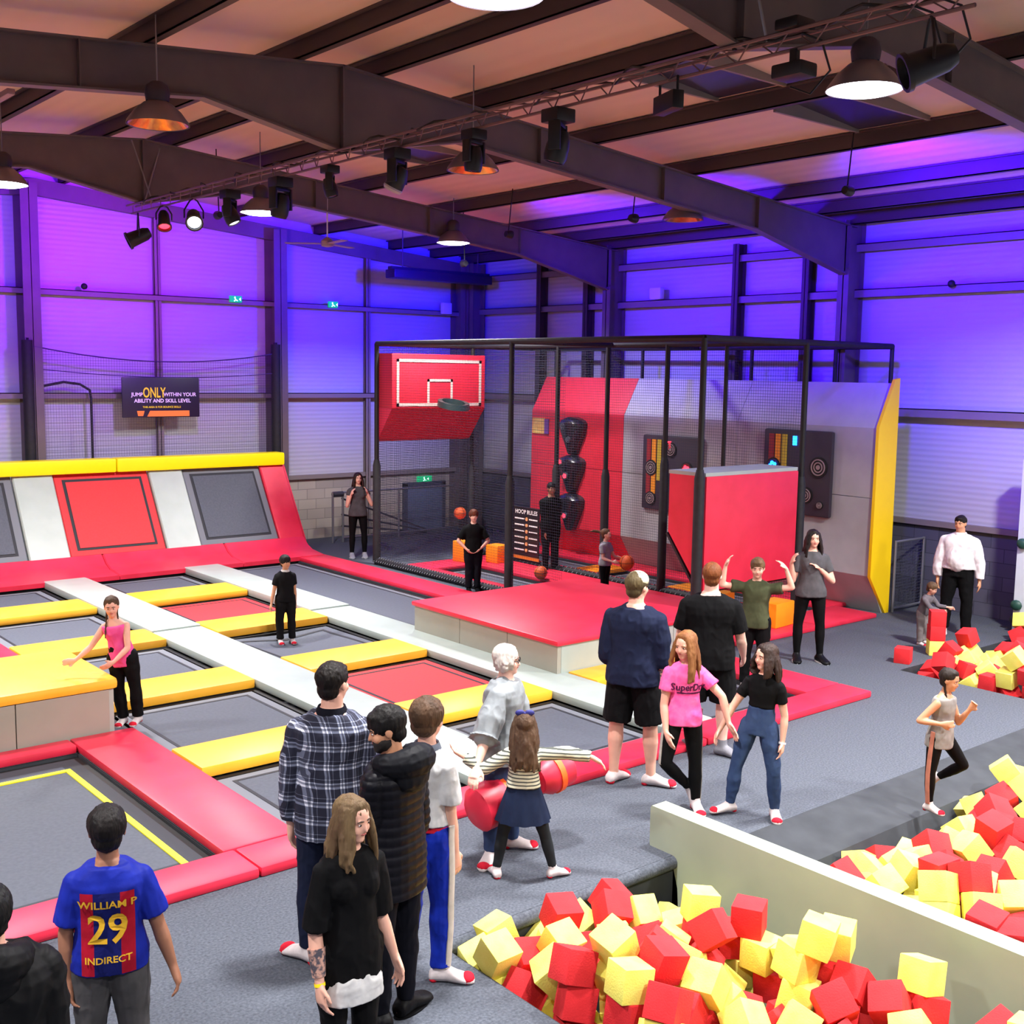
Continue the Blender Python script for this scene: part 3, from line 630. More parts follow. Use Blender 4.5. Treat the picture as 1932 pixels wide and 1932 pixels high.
# climbing wall
t = thing('climbing_wall', 'pale climbing wall panel with bolted holds behind the back foam pit', 'climbing wall', (16.5, 6., 0))
MB().box(16.4, 16.6, 3.5, 8.05, 0, 2.55).obj('panel', mat('climb_panel', (206, 212, 222), .6, (198, 204, 214), 3), t)
gh = mat('green_hold', (30, 70, 60), .5); rh = mat('red_hold', (170, 20, 40), .5); bh = mat('black_hold', (20, 24, 28), .5)
for px, py, m_ in ((1929, 1026, gh), (1917, 1142, gh), (1915, 1170, bh)):
    d_ = ray(px, py); p = V((0, 0, CAM_H)) + d_ * (16.36 / d_.x); MB().ell(p, (.05, .09, .08), n=8, m=6).obj('hold', m_, t)
for y, z, m_ in ((7.7, .55, rh), (7.5, 1.5, gh), (7.3, .9, bh), (6.9, 1.9, rh), (6.6, .7, gh), (6.3, 1.3, rh)): MB().ell((16.36, y, z), (.05, .1, .09), n=8, m=6).obj('hold', m_, t)
# ------------------------------------------------------------- foam pits
o = MB().prism([(6.45, y_, z_) for y_, z_ in ((.6, -.95), (5.6, -.95), (5.66, -.25), (5.71, -.09), (5.8, -.02), (5.88, .0), (5.96, .0), (5.965, .02), (5.965, .31), (5.95, .33), (.6, .33))], (.16, 0, 0)).obj('divider_pad', mat('divider_vinyl', (158, 168, 150), .4, (150, 160, 142), 2, .12, 6), None, (6.48, 3., 0)); tag(o, 'long pale grey padded divider between the two foam pits', 'divider')
for v in o.data.vertices: pass
m = MB(); n = 14
m.rings([[V((7.1 + (11.88 - 7.1) * k / n, 5.62, .006)), V((7.1 + (11.88 - 7.1) * k / n, 5.52, -.0)), V((7.1 + (11.88 - 7.1) * k / n, 5.1, -.1)), V((7.1 + (11.88 - 7.1) * k / n, 4.95, -.4)), V((7.1 + (11.88 - 7.1) * k / n, 5.54, -.4))] for k in range(n + 1)])
o = m.obj('pit_edge_mat', carpet_d, None, (9.5, 5.3, -.2)); tag(o, 'black rubber mat along the carpet edge of the far foam pit', 'mat')
RUN = at(1775, 1500, .1)
CUBES = '''n,4.974,3.841,0.06,-0.52,2.59,1.1,y;n,4.926,4.098,0.209,2.52,0.09,1.82,y;n,5.573,3.812,0.408,1.67,-0.18,1.98,y;n,4.503,4.297,0.296,-0.4,-1.38,0.16,y;n,4.577,4.064,0.229,1.4,-1.04,0.41,r;n,4.746,4.278,0.343,1.32,0.2,-1.8,r;n,5.532,3.922,0.225,-1.01,-1.36,-0.65,y;n,4.397,4.65,0.276,0.61,1.97,0.4,r;n,5.995,3.374,0.204,-1.21,1.89,0.35,y;n,5.402,3.561,0.152,-2.06,-0.69,1.34,r;n,5.34,4.424,0.278,-0.51,2.34,1.49,r;n,4.305,5.235,0.127,1.07,3.1,-0.02,y;n,5.688,4.418,0.255,-1.93,-1.58,0.84,r;n,4.598,4.518,0.398,2.01,1.06,0.41,y;n,5.718,3.405,0.098,1.05,0.31,2.01,r;n,4.396,4.618,0.065,-0.67,1.17,-2.74,r;n,5.699,4.318,0.054,-0.58,-1.58,0.67,y;n,5.572,4.727,0.257,-2.51,1.72,0.08,y;f,6.98,3.807,0.292,0.95,-1.07,0.73,y;n,5.209,3.661,0.048,-2.21,2.33,-0.05,y;n,4.492,4.285,0.095,1.6,-2.95,0.02,r;n,4.345,5.02,-0.034,2.38,-0.17,-1.54,r;n,4.81,5.224,0.234,0.12,-0.31,1.25,r;f,7.208,3.706,0.327,1.11,0.28,-0.3,r;n,5.288,5.251,0.102,0.47,2.24,-1.57,r;n,5.62,3.194,0.044,-2.05,-0.52,0.68,y;n,5.695,3.637,0.117,1.72,-2.3,-0.01,r;f,7.342,3.448,0.225,1.36,0.92,0.49,y;f,8.346,4.133,0.244,-0.82,-1.9,0.66,r;n,5.796,3.833,0.31,1.36,-1.7,0.63,y;n,4.509,3.805,0.096,0.19,1.4,-0.99,y;n,5.958,3.316,0.011,-0.18,-2.88,0.96,r;n,4.648,5.035,0.167,-1.61,1.07,1.51,y;n,5.834,2.627,0.215,-0.9,1.44,-2.33,y;n,4.439,4.862,0.131,-1.31,-0.73,-0.71,y;f,6.743,3.109,0.271,0.26,-2.86,1.57,r;n,5.502,5.203,0.032,1.8,-0.81,1.27,y;n,5.513,3.889,0.019,0.11,-0.18,1.94,y;f,7.941,4.101,0.196,0.35,-2.24,-0.73,y;n,4.505,4.056,0.036,0.22,1.03,-2.7,y;f,6.746,3.346,0.272,2.2,1.34,0.72,r;f,9.252,4.913,0.141,-1.01,-0.96,1.1,y;f,8.103,3.805,0.14,2.09,0.38,0.65,y;f,7.221,4.174,0.208,0.93,1.11,2.14,y;n,5.95,2.825,0.097,0.94,0.12,0.97,r;n,4.527,5.523,0.076,2.96,-0.33,-0.1,y;f,8.651,4.001,0.162,0.22,-0.75,3.01,r;f,6.809,4.117,0.233,-1.83,-0.73,1.66,y;n,5.756,4.253,-0.148,1.52,-1.63,-1.32,r;n,4.963,3.555,0.049,0.44,0.82,-1.94,y;f,7.76,4.299,0.192,1.97,0.77,1.39,r;n,4.386,4.631,-0.151,1.28,0.28,-0.42,r;f,8.859,4.388,0.183,1.15,0.48,-2.28,r;n,4.327,5.457,-0.005,-1.23,0.52,-1.57,y;f,7.079,3.545,0.209,2.67,0.07,-0.69,y;f,10.004,4.878,0.146,0.22,-2.28,-1.23,y;f,7.802,3.851,0.125,-1.43,2.58,0.01,r;f,7.228,3.938,0.283,3.03,-0.09,-0.26,r;f,9.87,4.627,0.102,0.48,-2.43,-1.52,y;n,4.754,4.109,0.083,0.14,-0.93,-2.98,r;b,13.138,7.289,0.358,0.29,-0.54,2.99,r;n,5.284,3.432,-0.007,-1.33,0.66,-1.52,r;f,7.311,4.551,0.039,2.02,0.42,0.04,y;n,4.527,5.21,0.029,1.73,-0.51,1.22,r;b,13.127,6.377,0.592,-0.28,2.48,-1.66,y;b,13.121,6.449,0.343,-1.57,-0.24,0,y;n,5.106,3.014,0.2,1.93,0.87,1.5,r;f,8.311,3.941,0.109,-1.39,0.73,-0.21,r;b,13.168,6.419,0.115,1.91,-2.16,0.61,r;f,9.721,4.753,-0.022,0.73,0.9,0.26,r;o,13.4,8.0,0.1,0,0,0.35,r;f,7.495,2.446,0.014,-0.5,0.76,1.6,y;b,13.126,6.19,0.423,1.28,-1.9,0.27,r;f,6.786,4.437,0.183,-0.03,-0.71,1.66,r;b,14.326,7.627,0.447,0.16,2.79,-0.07,r;f,9.638,4.435,-0.005,-0.83,0.21,0.25,y;s,14.16,7.98,0.502,0,0,0.7,r;n,5.49,5.468,0.043,-0.36,2.76,1.56,r;n,5.695,4.56,0.055,-1.57,0,-0.66,r;b,13.253,7.588,0.03,-1.53,0.51,0.7,r;b,13.1,6.653,0.239,-1.57,-1.52,-1.57,r;n,5.247,4.694,0.106,-0.51,-2.92,0.62,y;f,8.552,4.488,0.06,-0.15,2.34,1.37,y;b,15.847,7.632,0.471,-1.99,-1.09,0.46,y;b,13.132,6.898,0.155,0.17,-0.65,-1.57,y;n,5.752,3.859,0.106,-1.45,0.06,-1.45,r;n,4.731,3.082,0.318,0.44,-2.99,-1.14,r;f,6.911,3.743,0.115,2.52,-1.07,0.73,y;f,8.954,4.918,-0.153,-1.81,-0.23,-1.41,r;n,5.722,3.574,-0.162,0.67,-0.78,-1.73,r;n,5.607,4.92,-0,1.33,-1.89,-0.48,y;n,5.755,4.507,-0.145,1.57,-0,-1.93,y;n,4.629,4.521,0.184,0.2,1.05,0.4,y;n,5.07,4.072,0.054,-1.73,-2.18,-0.02,y;b,13.172,6.146,0.219,-3.01,-0.32,-0.03,r;f,7.589,2.859,0.074,0.88,-0.29,-2.31,r;f,7.751,3.216,0.16,-0.97,2.99,-0.27,r;n,5.544,2.539,0.23,-0.76,-1.58,1.78,y;s,14.15,7.98,0.301,0,0,0.78,r;f,8.037,4.881,-0.181,-0.96,-0.12,2.53,r;b,13.881,7.612,0.324,1.53,0.55,-1.59,r;b,13.219,6.774,-0.017,2.46,0.51,0.48,r;n,5.43,4.395,-0.138,1.57,-0.62,2.06,y;f,7.154,3.03,0.084,-1.6,0.03,-1.5,y;f,9.228,4.729,0.017,-0.73,-0.81,1.23,y;f,8.288,2.992,0.059,-0.2,2.68,1.15,r;n,5.352,4.505,0.031,-1.44,2.35,-0.89,r;n,4.443,4.269,-0.099,-0.17,-1.38,0.16,r;f,7.194,2.771,0.068,-0.56,2.53,-0.57,y;f,7.768,4.92,-0.165,0.97,-0.96,0.7,y;b,13.5,7.224,0.195,-1.54,-2.61,-0.15,y;f,7.942,2.709,0.112,0.49,-0.51,-0.02,y;n,4.909,4.147,-0.048,-2.52,0.18,-1.66,r;n,5.802,2.905,-0.011,0.83,-0.66,-2.67,y;f,9.667,4.294,0.14,2.32,-0.81,-1.09,r;b,13.493,7.617,0.14,1.14,-0.56,0,r;f,7.942,3.59,-0.006,-0.35,-0.55,0.13,y;n,4.503,5.01,-0.161,2.35,-0.18,1.3,y;f,7.975,3.432,0.171,0.64,2.27,0.52,r;b,13.298,6.788,0.316,1.65,0.81,-0.88,y;b,13.263,7.281,-0.031,1.03,0.75,1.77,r;n,5.271,3.861,-0.104,0.81,-2.88,0.35,r;f,7.765,2.737,-0.009,2.12,0.71,-1.08,y;f,10.854,4.893,0.087,-0.69,-2.6,-0.21,y;n,5.197,5.473,-0.044,1.05,2.67,-0.15,y;f,9.803,3.918,0.299,0.14,-1.66,-0.71,y;n,4.991,4.357,0.219,1.22,-2.59,0.65,y;f,9.019,3.388,0.041,-0.39,0.4,-0.43,r;f,7.526,4.296,0.142,0.16,2.07,1.6,y;f,10.508,3.865,0.473,-1,-1.59,0.94,r;f,10.121,4.632,0.137,-1.98,0.78,-1.49,r;n,5.026,5.598,-0.166,2.18,-0.02,-1.59,y;b,13.957,7.41,0.218,-0.53,0.84,-1.78,y;f,7.209,3.324,0.078,2.11,-2.08,0.34,r;n,5.322,4.921,-0.01,0.26,-0.69,-2.4,r;f,8.835,3.072,0.063,-2.84,0.89,0.69,r;f,9.322,3.122,0.29,-0.66,0.94,2.08,r;f,9.299,3.258,0.138,0.15,-2.2,2.08,r;n,5.065,4.615,0.154,-1.83,0.59,-1.1,r;b,13.26,6.197,0.008,-0.04,0.79,0.42,y;b,13.727,6.602,0.527,0.42,-2.06,1.96,r;b,13.21,7.047,0.02,-1.4,0.65,1.58,y;b,13.311,7.304,0.251,2.14,-0.32,1.22,r;n,5.753,4.095,0.097,-1.45,-0.34,-1.48,y;f,9.609,3.794,0.022,-1.27,0.54,-0.1,r;b,15.743,7.611,0.263,-0.68,0.83,-2.1,r;f,9.371,3.935,0.012,-0.93,-0.81,-1.13,r;f,8.322,2.73,-0.002,-0.32,-0.78,-1.69,r;f,7.51,2.156,-0.033,-2.53,0.7,-1.34,r;f,8.4,3.452,0.169,-2.22,0.4,0.52,r;f,7.445,3.228,0.09,-0.73,-0.61,-0.46,y;n,5.34,4.156,-0.164,0.34,-1.28,-1.15,r;f,9.453,3.419,0.218,1.2,-0.03,2.16,r;n,4.304,5.242,-0.108,-2.11,-1.62,0.54,y;n,4.799,4.68,-0.151,2.93,-0.48,0.84,y;f,7.789,4.494,0.039,-1.84,-0.08,1.81,y;f,9.669,3.579,0.263,-1.57,-0.12,-0,r;f,8.054,4.316,0.135,0.93,0.37,-1.07,y;n,4.803,3.674,-0.012,-1.17,0.91,-1.89,r;f,8.648,2.925,-0.021,0.36,0.48,-1.29,y;f,7.557,4.495,0.021,0.27,-0.92,-1.87,y;b,13.911,6.431,0.635,-1.79,-1.49,-0.56,r;f,7.052,2.529,0.051,-0.45,0.18,-1.4,y;f,7.768,2.371,-0.043,-0.99,-0.51,2.57,y;n,4.625,4.573,-0.285,1.19,-0.1,0.74,y;n,5.53,3.638,-0.022,-2.6,-0.8,0.37,r;f,8.791,3.535,0.071,0.74,0.5,-2.1,r;n,5.536,4.698,0.06,0.82,-1.42,0.08,r;f,10.466,3.846,0.272,0.1,1.55,0.93,y;f,8.16,3.336,0.042,0.97,-1.82,-1.09,r;f,9.239,4.914,-0.197,0.91,-0.42,1.87,y;f,11.285,4.649,0.012,2.48,-1.06,-0.98,y;b,14.886,7.351,0.219,-2.12,0.16,1.29,r;b,14.398,7.612,0.226,-1,0.91,-1.1,y;b,13.116,5.761,0.531,-0.16,2.86,-1.59,r;b,13.3,5.192,0.026,1.82,-0,-0,y;n,6.08,5.453,-0.3,-1.09,-2.62,-0.68,y;f,7.748,3.077,0.013,1.72,0.96,-1.62,r;f,8.489,3.912,0.01,-2.41,-0.1,1.27,r;b,13.394,5.393,0.169,-2.36,0.31,-0.13,y;f,7.449,3.78,0.176,-0.52,-2.82,-1.03,y;f,8.367,3.306,-0.006,1.42,-0.5,1.54,r;b,13.148,5.689,0.111,0.2,-2.6,1.44,y;f,8.981,2.924,0.032,2.49,0.19,-1.11,y;b,13.114,5.702,0.337,-1.08,1.25,-1.06,r;f,8.053,2.452,-0.045,1.09,0.33,2.09,y;f,7.514,2.598,-0.117,-1.16,-0.75,-1.54,y;f,7.515,4.061,0.172,2.48,-0.56,-1.51,r;b,16.247,7.614,0.39,2.78,0.77,-0.13,y;b,14.624,6.971,0.395,-2.54,-0.19,-1.18,r;n,5.488,3.946,-0.173,-0.18,3.03,1.5,r;f,10.228,4.293,0.108,0.72,0.41,0.07,r;f,9.971,3.698,0.245,0.22,2.85,-0.16,y;b,13.139,5.97,0.474,2.93,-0.94,0.18,y;b,13.456,5.144,0.236,0.74,2.32,-0.92,r;f,9.277,4.159,-0.035,2.4,-0.66,1.16,y;b,13.812,6.976,0.239,0.92,-0.87,2.34,y;f,9.639,4.093,0.015,-0.61,0.24,-1.87,r;n,5.469,3.03,0.005,-0.88,0.73,1.5,r;f,7.561,2.307,-0.161,-2.38,-0.52,-0.11,y;b,13.298,6.49,-0.042,-0.78,-0.83,-2.46,r;b,14.233,5.851,0.53,0.42,-0.93,-0.16,y;b,13.957,5.92,0.44,0.18,-2.47,0.06,r;s,14.15,7.98,0.1,0,0,0.75,y;b,13.364,5.556,0.048,0.85,0.24,-0.07,r;b,13.326,6.032,0.603,-0.99,0.22,-1.35,r;f,8.776,3.784,0.018,-0.02,2.36,0.1,r;b,16.091,7.627,0.247,-2.39,-0.19,-1.37,r;b,13.335,5.621,0.28,1.52,0.63,1.39,r;f,10.383,3.606,0.126,-1.11,1.16,-0.74,y;f,8.654,3.372,-0.032,-0.34,0.58,0.7,y;n,5.139,5.071,0.017,-1.18,1.17,-1.87,y;f,9.851,3.895,0.103,-2.07,-1.66,-0.71,r;f,10.744,4.799,-0.064,-0.6,-2.87,-0.43,y;f,8.622,4.226,0.146,-0.06,0.45,3.14,r;n,4.743,4.792,0.11,1.07,2.46,-0.72,r;n,4.88,3.902,-0.129,-0.18,0.73,-1.47,y;b,13.867,5.797,0.28,-0.54,-2.62,1.43,r;b,13.648,5.495,0.24,1.2,-0.58,-2.26,r;b,13.833,5.311,0.317,2.05,0.53,-0.82,r;b,13.242,5.895,0.023,0.86,0.85,1.8,y;n,5.783,3.236,-0.137,2.78,-1.26,0.35,y;b,14.763,6.266,0.516,-1.44,0.98,-0.08,r;f,6.877,3.939,0.082,-1.29,-3.08,0.15,y;n,4.953,5.201,-0.034,-0.05,-2.66,1.19,r;f,8.356,3.118,-0.109,0.13,0.54,-1.48,y;b,14.737,7.42,0.094,-0.98,-0.4,-2.01,y;b,15.345,6.836,0.39,2.87,0.06,-1.3,r;f,7.446,3.077,-0.043,-1.2,-0.85,-1.93,r;f,7.044,4.392,0.031,0.7,0.88,-2.68,y;f,8.506,3.669,0.025,1.13,0.82,-0.26,y;b,14.436,7.431,0.112,-1.56,0.66,2.06,y;b,13.636,7.578,-0.02,1.45,-2.25,-0.85,r;f,11.159,3.976,0.088,-0.18,0.69,0.15,r;b,13.674,6.388,0.371,2.76,0.26,-1.47,r;n,4.738,5.209,0.018,1.26,-3.03,-0.28,y;f,10.615,4.018,0.228,0.03,-0.22,-0.9,r;f,10.512,4.949,-0.079,0.7,0.01,1.56,y;b,14.013,5.428,0.37,2.3,0.7,-0.7,y;b,14.536,5.691,0.508,-0.58,0.4,-1.34,r;b,13.365,6.691,0.102,-2.88,-0.62,-0.68,r;f,8.813,4.501,0.019,1.25,-0.55,2.2,r;b,14.113,6.14,0.453,2.35,-1.32,-0.89,r;f,8.056,2.769,-0.047,0.2,-0.88,-2.32,y;f,9.539,4.922,-0.145,2.79,-0.43,-0,y;f,10.128,4.463,0.023,-1.27,-0.78,1.66,y;n,4.737,4.596,0.028,-1.93,-0.39,1.18,r;f,10.984,4.758,-0.078,-0.48,2.62,0.86,r;b,14.17,7.609,0.204,1.73,0.7,-1.47,y;f,7.353,4.119,-0.014,-2.97,0.61,0.07,y;n,5.454,5.055,-0.096,0.4,0.81,-1.88,r;f,8.153,3.243,-0.154,-0.74,1.26,-0.82,y;f,10.111,4.141,-0.038,-1.71,-0.65,1.77,y;f,9.759,3.344,0.221,-1.35,-0.22,-2.73,r;f,7.772,3.624,-0.121,-0.32,0.99,-0.24,r;f,11.087,4.9,0.019,-0.95,-0.54,-1.07,y;f,9.132,4.422,0.01,-0.25,2.2,1.73,r;n,5.305,3.165,0.035,-0.8,0.5,-0.58,y;f,9.099,3.627,0.004,1.41,-0.84,-0.62,y;f,8.222,3.595,0.084,-0.28,-0.16,-0.93,y;f,11.678,4.307,0.087,-2.44,0.42,-0.97,r;f,8.909,3.231,-0.115,-0.3,1.94,0.28,y;n,4.637,4.842,-0.29,-1.38,-0.79,-1.27,y;n,5.375,3.617,-0.173,1.39,2.18,0.33,r;n,5.161,4.425,0.038,-1.04,-1.33,1.61,y;b,15.025,5.975,0.469,-1.12,-2.23,-1.21,y;b,14.35,5.681,0.325,1.14,-3.03,-0,r;b,13.693,7.424,0.178,0.62,-2.46,-1.54,y;f,11.232,4.446,-0.079,2.03,-0.68,1.29,r;b,13.414,6.145,0.208,-0.54,-0.96,-2.6,y;f,7.35,2.805,-0.054,-0.1,-0.8,0.4,y;b,14.359,5.447,0.593,0.18,1.5,2.96,r;f,11.507,4.517,0.006,-0.26,-2.36,-1.72,y;b,15.065,7.619,0.019,-1.96,-0.8,0.03,y;f,10.811,4.168,0.031,-2.45,-0.32,0.5,y;f,9.54,3.173,0.068,-2.26,-1.25,-0.08,y;b,14.16,7.403,0.136,-1.24,-0.7,1.68,y;b,13.135,7.176,-0.157,-0.52,0.72,1.8,r;f,7.245,3.705,0.064,1.79,-0.14,-1.53,r;b,14.559,6.297,0.395,0.16,2.53,1.83,y;b,14.157,5.93,0.346,2.21,-0.04,1.46,y;b,13.822,7.163,0.126,-2.11,0.73,1.43,y;f,7.65,3.667,0.033,-0.53,0.99,-0.24,r;f,7.183,3.924,0.077,-0.68,-1.73,-1.03,y;n,4.349,4.852,-0.282,-2.4,0.52,1.61,y;f,9.506,3.441,0.025,0.74,1.2,0.67,r;f,8.755,2.738,-0.116,-1.77,0.3,-0.9,y;f,8.281,2.546,-0.106,-0.83,2.73,-0.99,r;n,5.79,4.557,-0.345,0.11,1.57,0.1,y;b,14.043,5.588,0.252,2.08,0.6,1.49,y;b,13.751,6.275,0.536,2.76,-1.11,-0.49,r;b,13.414,7.472,-0.143,-1.68,-0.5,2.49,r;b,13.158,7.471,-0.163,1.84,0.38,-0.17,r;f,9.333,3.709,-0.102,0.24,0.52,-0.84,y;b,15.23,6.105,0.434,-1.26,-0.62,-0.64,y;f,6.835,3.068,0.093,-1.87,-0.24,0.12,y;b,13.609,6.812,0.199,-1.05,-0.19,0.75,r'''
cm = {}
for c in 'yr': cm[c] = MB().rbox(-.1, .1, -.1, .1, -.1, .1, .007).mesh('foam_cube'); cm[c].materials.append(foam_y if c == 'y' else foam_r)
zone = {'n': 'front foam pit', 'f': 'foam pit beyond the grey divider', 'b': 'back foam pit by the climbing wall'}
cn = {'y': 'yellow', 'r': 'red'}; nst = 0
ex_ = [(13.14, 7.62, -.04), (13.2, 7.28, -.06), (13.48, 7.6, .0), (13.14, 6.92, -.08), (13.5, 7.3, .02), (13.8, 7.62, .03), (13.3, 7.05, .1), (14.1, 7.6, .02)]
bk_ = [tuple(map(float, s_.split(',')[1:4])) for s_ in CUBES.split(';') if s_[0] == 'b']
for k, e in enumerate(ex_):
    if all((V(e) - V((q[0], q[1], q[2] - .17))).length > .19 for q in bk_): CUBES += ';b,%g,%g,%g,%g,%g,%g,%s' % (e[0], e[1], e[2] + .17, k, k * 2.1, k * .7, 'rryrryrr'[k])
for s_ in CUBES.split(';'):
    q = s_.split(','); x, y, z, a, b, c = map(float, q[1:7]); col_ = q[7]; z -= {'n': .035, 'b': .17, 'f': .0}.get(q[0], 0); x += .075 * (x - 4.2) / 2.1 if q[0] == 'n' else 0
    if q[0] == 'f' and (V((x, y)) - V((RUN.x, RUN.y))).length < .27: continue
    o = bpy.data.objects.new('foam_cube', cm[col_]); COL.objects.link(o); o.location = (x, y, z); o.rotation_euler = (a, b, c)
    if q[0] == 's':
        l = '%s foam cube, %s of the stack of three on the carpet by the toddler' % (cn[col_], ['lowest', 'middle', 'topmost'][nst]); nst += 1; g_ = 'foam cubes stacked on the carpet'
    elif q[0] == 'o':
        l = 'red foam cube lying loose on the carpet, ' + ('in front of the toddler' if x < 14 else 'leaning by the stack'); g_ = 'loose foam cubes on the carpet'
    else:
        if q[0] == 'n': w = 'against the divider' if x > 5.8 else ('near the carpet edge' if y > 5.1 or x < 4.6 else 'in the middle')
        elif q[0] == 'f': w = 'against the divider' if x < 7.3 else ('beside the black rubber mat' if y > 4.6 else 'in the middle')
        else: w = 'near the climbing wall' if x > 15.4 else ('at the carpet edge' if x < 13.6 or y > 7.3 else 'in the middle')
        l = '%s foam cube in the %s, %s' % (cn[col_], zone[q[0]], w); g_ = '%s cubes in the %s, %s' % (cn[col_], zone[q[0]], w)
    tag(o, l, 'foam cube', g_)
# ------------------------------------------------------------ truss + lamps
TX, TZ = 6.93, 6.0
t = thing('lighting_truss', 'slim lattice truss hung along the ridge carrying the stage lamps', 'truss', (TX, 10.5, TZ))
al = mat('truss_metal', (120, 92, 90), .45, metal=.3)
ch = [(TX - .07, TZ + .11), (TX + .07, TZ + .11), (TX, TZ)]
for x, z in ch: MB().tube([(x, 3.9, z), (x, 17.4, z)], .014, 6).obj('chord', al, t)
z_ = MB(); k = 0; y = 3.9
while y < 17.3:
    a, b = (ch[0], ch[2]) if k % 2 == 0 else (ch[2], ch[1]); z_.tube([(a[0], y, a[1]), (b[0], y + .17, b[1])], .006, 4)
    if k % 2: z_.tube([(ch[1][0], y, ch[1][1]), (ch[0][0], y + .17, ch[0][1])], .006, 4)
    y += .17; k += 1
z_.obj('lacing', al, t)
for y in (5.8, 11.4, 17.0): MB().tube([(TX, y, TZ + .1), (TX, y, 6.15)], .02, 6).obj('clamp', blackm, t)
for y, dx in ((16.6, -.25), (16.9, .3), (5.5, -.2), (5.9, .2)): MB().tube([(TX, y, TZ + .1), (TX + dx, y + .1, 6.95)], .012, 6).obj('drop_rod', galv, t)
c_ = MB(); pts = []
for i in range(120): u = i / 119; pts.append((TX + .08 * math.sin(i * .7), 4 + 13.2 * u, TZ + .13 + .03 * math.sin(i * 1.3)))
c_.tube(pts, .012, 5)
for yy in (4.15, 4.35, 5.2):
    c_.tube([(TX, yy, TZ + .1), (TX + .1, yy - .1, TZ + .05), (TX + .16, yy - .14, TZ - .15), (TX + .1, yy - .02, TZ - .3), (TX, yy + .08, TZ - .25)], .009, 5)
c_.obj('cable', blackm, t)
lens_m = mat('lamp_lens', (40, 44, 60), .15, spec=.8)
gl_b = mat('blackish_plastic', (14, 13, 17), .45)
def moving_head(y, s, pan, tilt, ring_col=None, lit=None, lab=''):
    s *= .7; t = thing('moving_head_lamp', lab, 'stage lamp', (TX, y, TZ - .45 * s))
    top = TZ - .01
    MB().rbox(TX - .12 * s, TX + .12 * s, y - .12 * s, y + .12 * s, top - .13 * s, top, .015).obj('base', gl_b, t)
    M = Matrix.Translation((TX, y, top - .13 * s)) @ Matrix.Rotation(pan, 4, 'Z')
    yk = MB(); yk.rbox(-.15 * s, .15 * s, -.05 * s, .05 * s, -.04 * s, 0, .008, M)
    for q in (-1, 1): yk.rbox(q * .135 * s - .018 * s, q * .135 * s + .018 * s, -.06 * s, .06 * s, -.27 * s, 0, .008, M)
    yk.obj('yoke', gl_b, t)
    Hm = M @ Matrix.Translation((0, 0, -.22 * s)) @ Matrix.Rotation(tilt, 4, 'X'); ax = (Hm.to_3x3() @ V((1, 0, 0)), Hm.to_3x3() @ V((0, 1, 0)), Hm.to_3x3() @ V((0, 0, -1)))
    c = Hm.translation
    hd = MB().lathe(c, [(.001, -.16 * s), (.07 * s, -.15 * s), (.1 * s, -.08 * s), (.115 * s, 0), (.115 * s, .1 * s), (.1 * s, .15 * s), (.09 * s, .15 * s), (.09 * s, .13 * s), (.001, .13 * s)], 18, ax).obj('head', gl_b, t)
    MB().lathe(c, [(.085 * s, .132 * s), (.05 * s, .145 * s), (.001, .15 * s)], 16, ax).obj('lens', lit or lens_m, hd)
    if ring_col: MB().lathe(c, [(.118 * s, .1 * s), (.122 * s, .12 * s), (.104 * s, .152 * s)], 20, ax).obj('front_ring', ring_col, hd)
def par_can(y, s, d, lit=None, lab='', drop=.12):
    t = thing('par_lamp', lab, 'stage lamp', (TX, y, TZ - .4 * s)); c = V((TX, y, TZ - drop - .16 * s)); d = V(d).normalized(); sx = d.cross(V((0, 0, 1))).normalized(); ax = (sx, d.cross(sx), d)
    b = MB().lathe(c, [(.001, -.16 * s), (.06 * s, -.16 * s), (.085 * s, -.1 * s), (.1 * s, .12 * s), (.115 * s, .12 * s), (.115 * s, .15 * s), (.095 * s, .15 * s), (.09 * s, .1 * s), (.001, .1 * s)], 16, ax).obj('can', gl_b, t)
    MB().lathe(c, [(.088 * s, .105 * s), (.001, .12 * s)], 16, ax).obj('lens', lit or lens_m, b)
    br = [c + sx * .12 * s, c + sx * .12 * s + V((0, 0, .1 * s)), V((c.x, c.y, TZ - drop * .35)) + sx * .05, V((c.x, c.y, TZ)), V((c.x, c.y, TZ - drop * .35)) - sx * .05, c - sx * .12 * s + V((0, 0, .1 * s)), c - sx * .12 * s]
    MB().tube(br, .011, 6).obj('bracket', gl_b, t)
pr = mat('pale_ring', (170, 165, 175), .4)
moving_head(7.75, 1.3, .6, .25, None, None, 'largest black moving head lamp on the truss, hanging straight down')
moving_head(8.95, 1.1, .2, .1, None, None, 'black moving head lamp in front of the unlit copper dome lamp')
moving_head(10.25, 1.25, .5, .5, pr, None, 'black moving head lamp with a pale front ring')
moving_head(11.6, 1.0, .9, -.3, None, None, 'narrow black moving head lamp beside the roof beam joint')
moving_head(12.75, 1.35, .3, .3, None, None, 'bulky black moving head lamp beside the white dome lamp')
moving_head(14.1, 1.25, .8, -.45, None, glow_w, 'black moving head lamp with a small white light showing')
par_can(15.2, 1.05, (-.3, -.75, -.5), glow_w, 'black can lamp with a bright lens tilted to the camera side', .1)
par_can(16.2, .9, (-.2, -.6, -1), glow_r, 'small flat can lamp with a red light', .06)
par_can(17.15, 1.15, (-1, .3, -.5), None, 'black can lamp at the far end of the truss', .18)
par_can(4.2, 1.1, (-.75, .75, -.4), None, 'big black theatre lantern in a hoop bracket at the near end of the truss', .12)
t = thing('led_bar', 'black flood lamp in a square bracket below the truss', 'stage lamp', (TX, 6.5, 5.8))
M = Matrix.Translation((TX, 6.45, 5.83)) @ Matrix.Rotation(-.35, 4, 'Z')
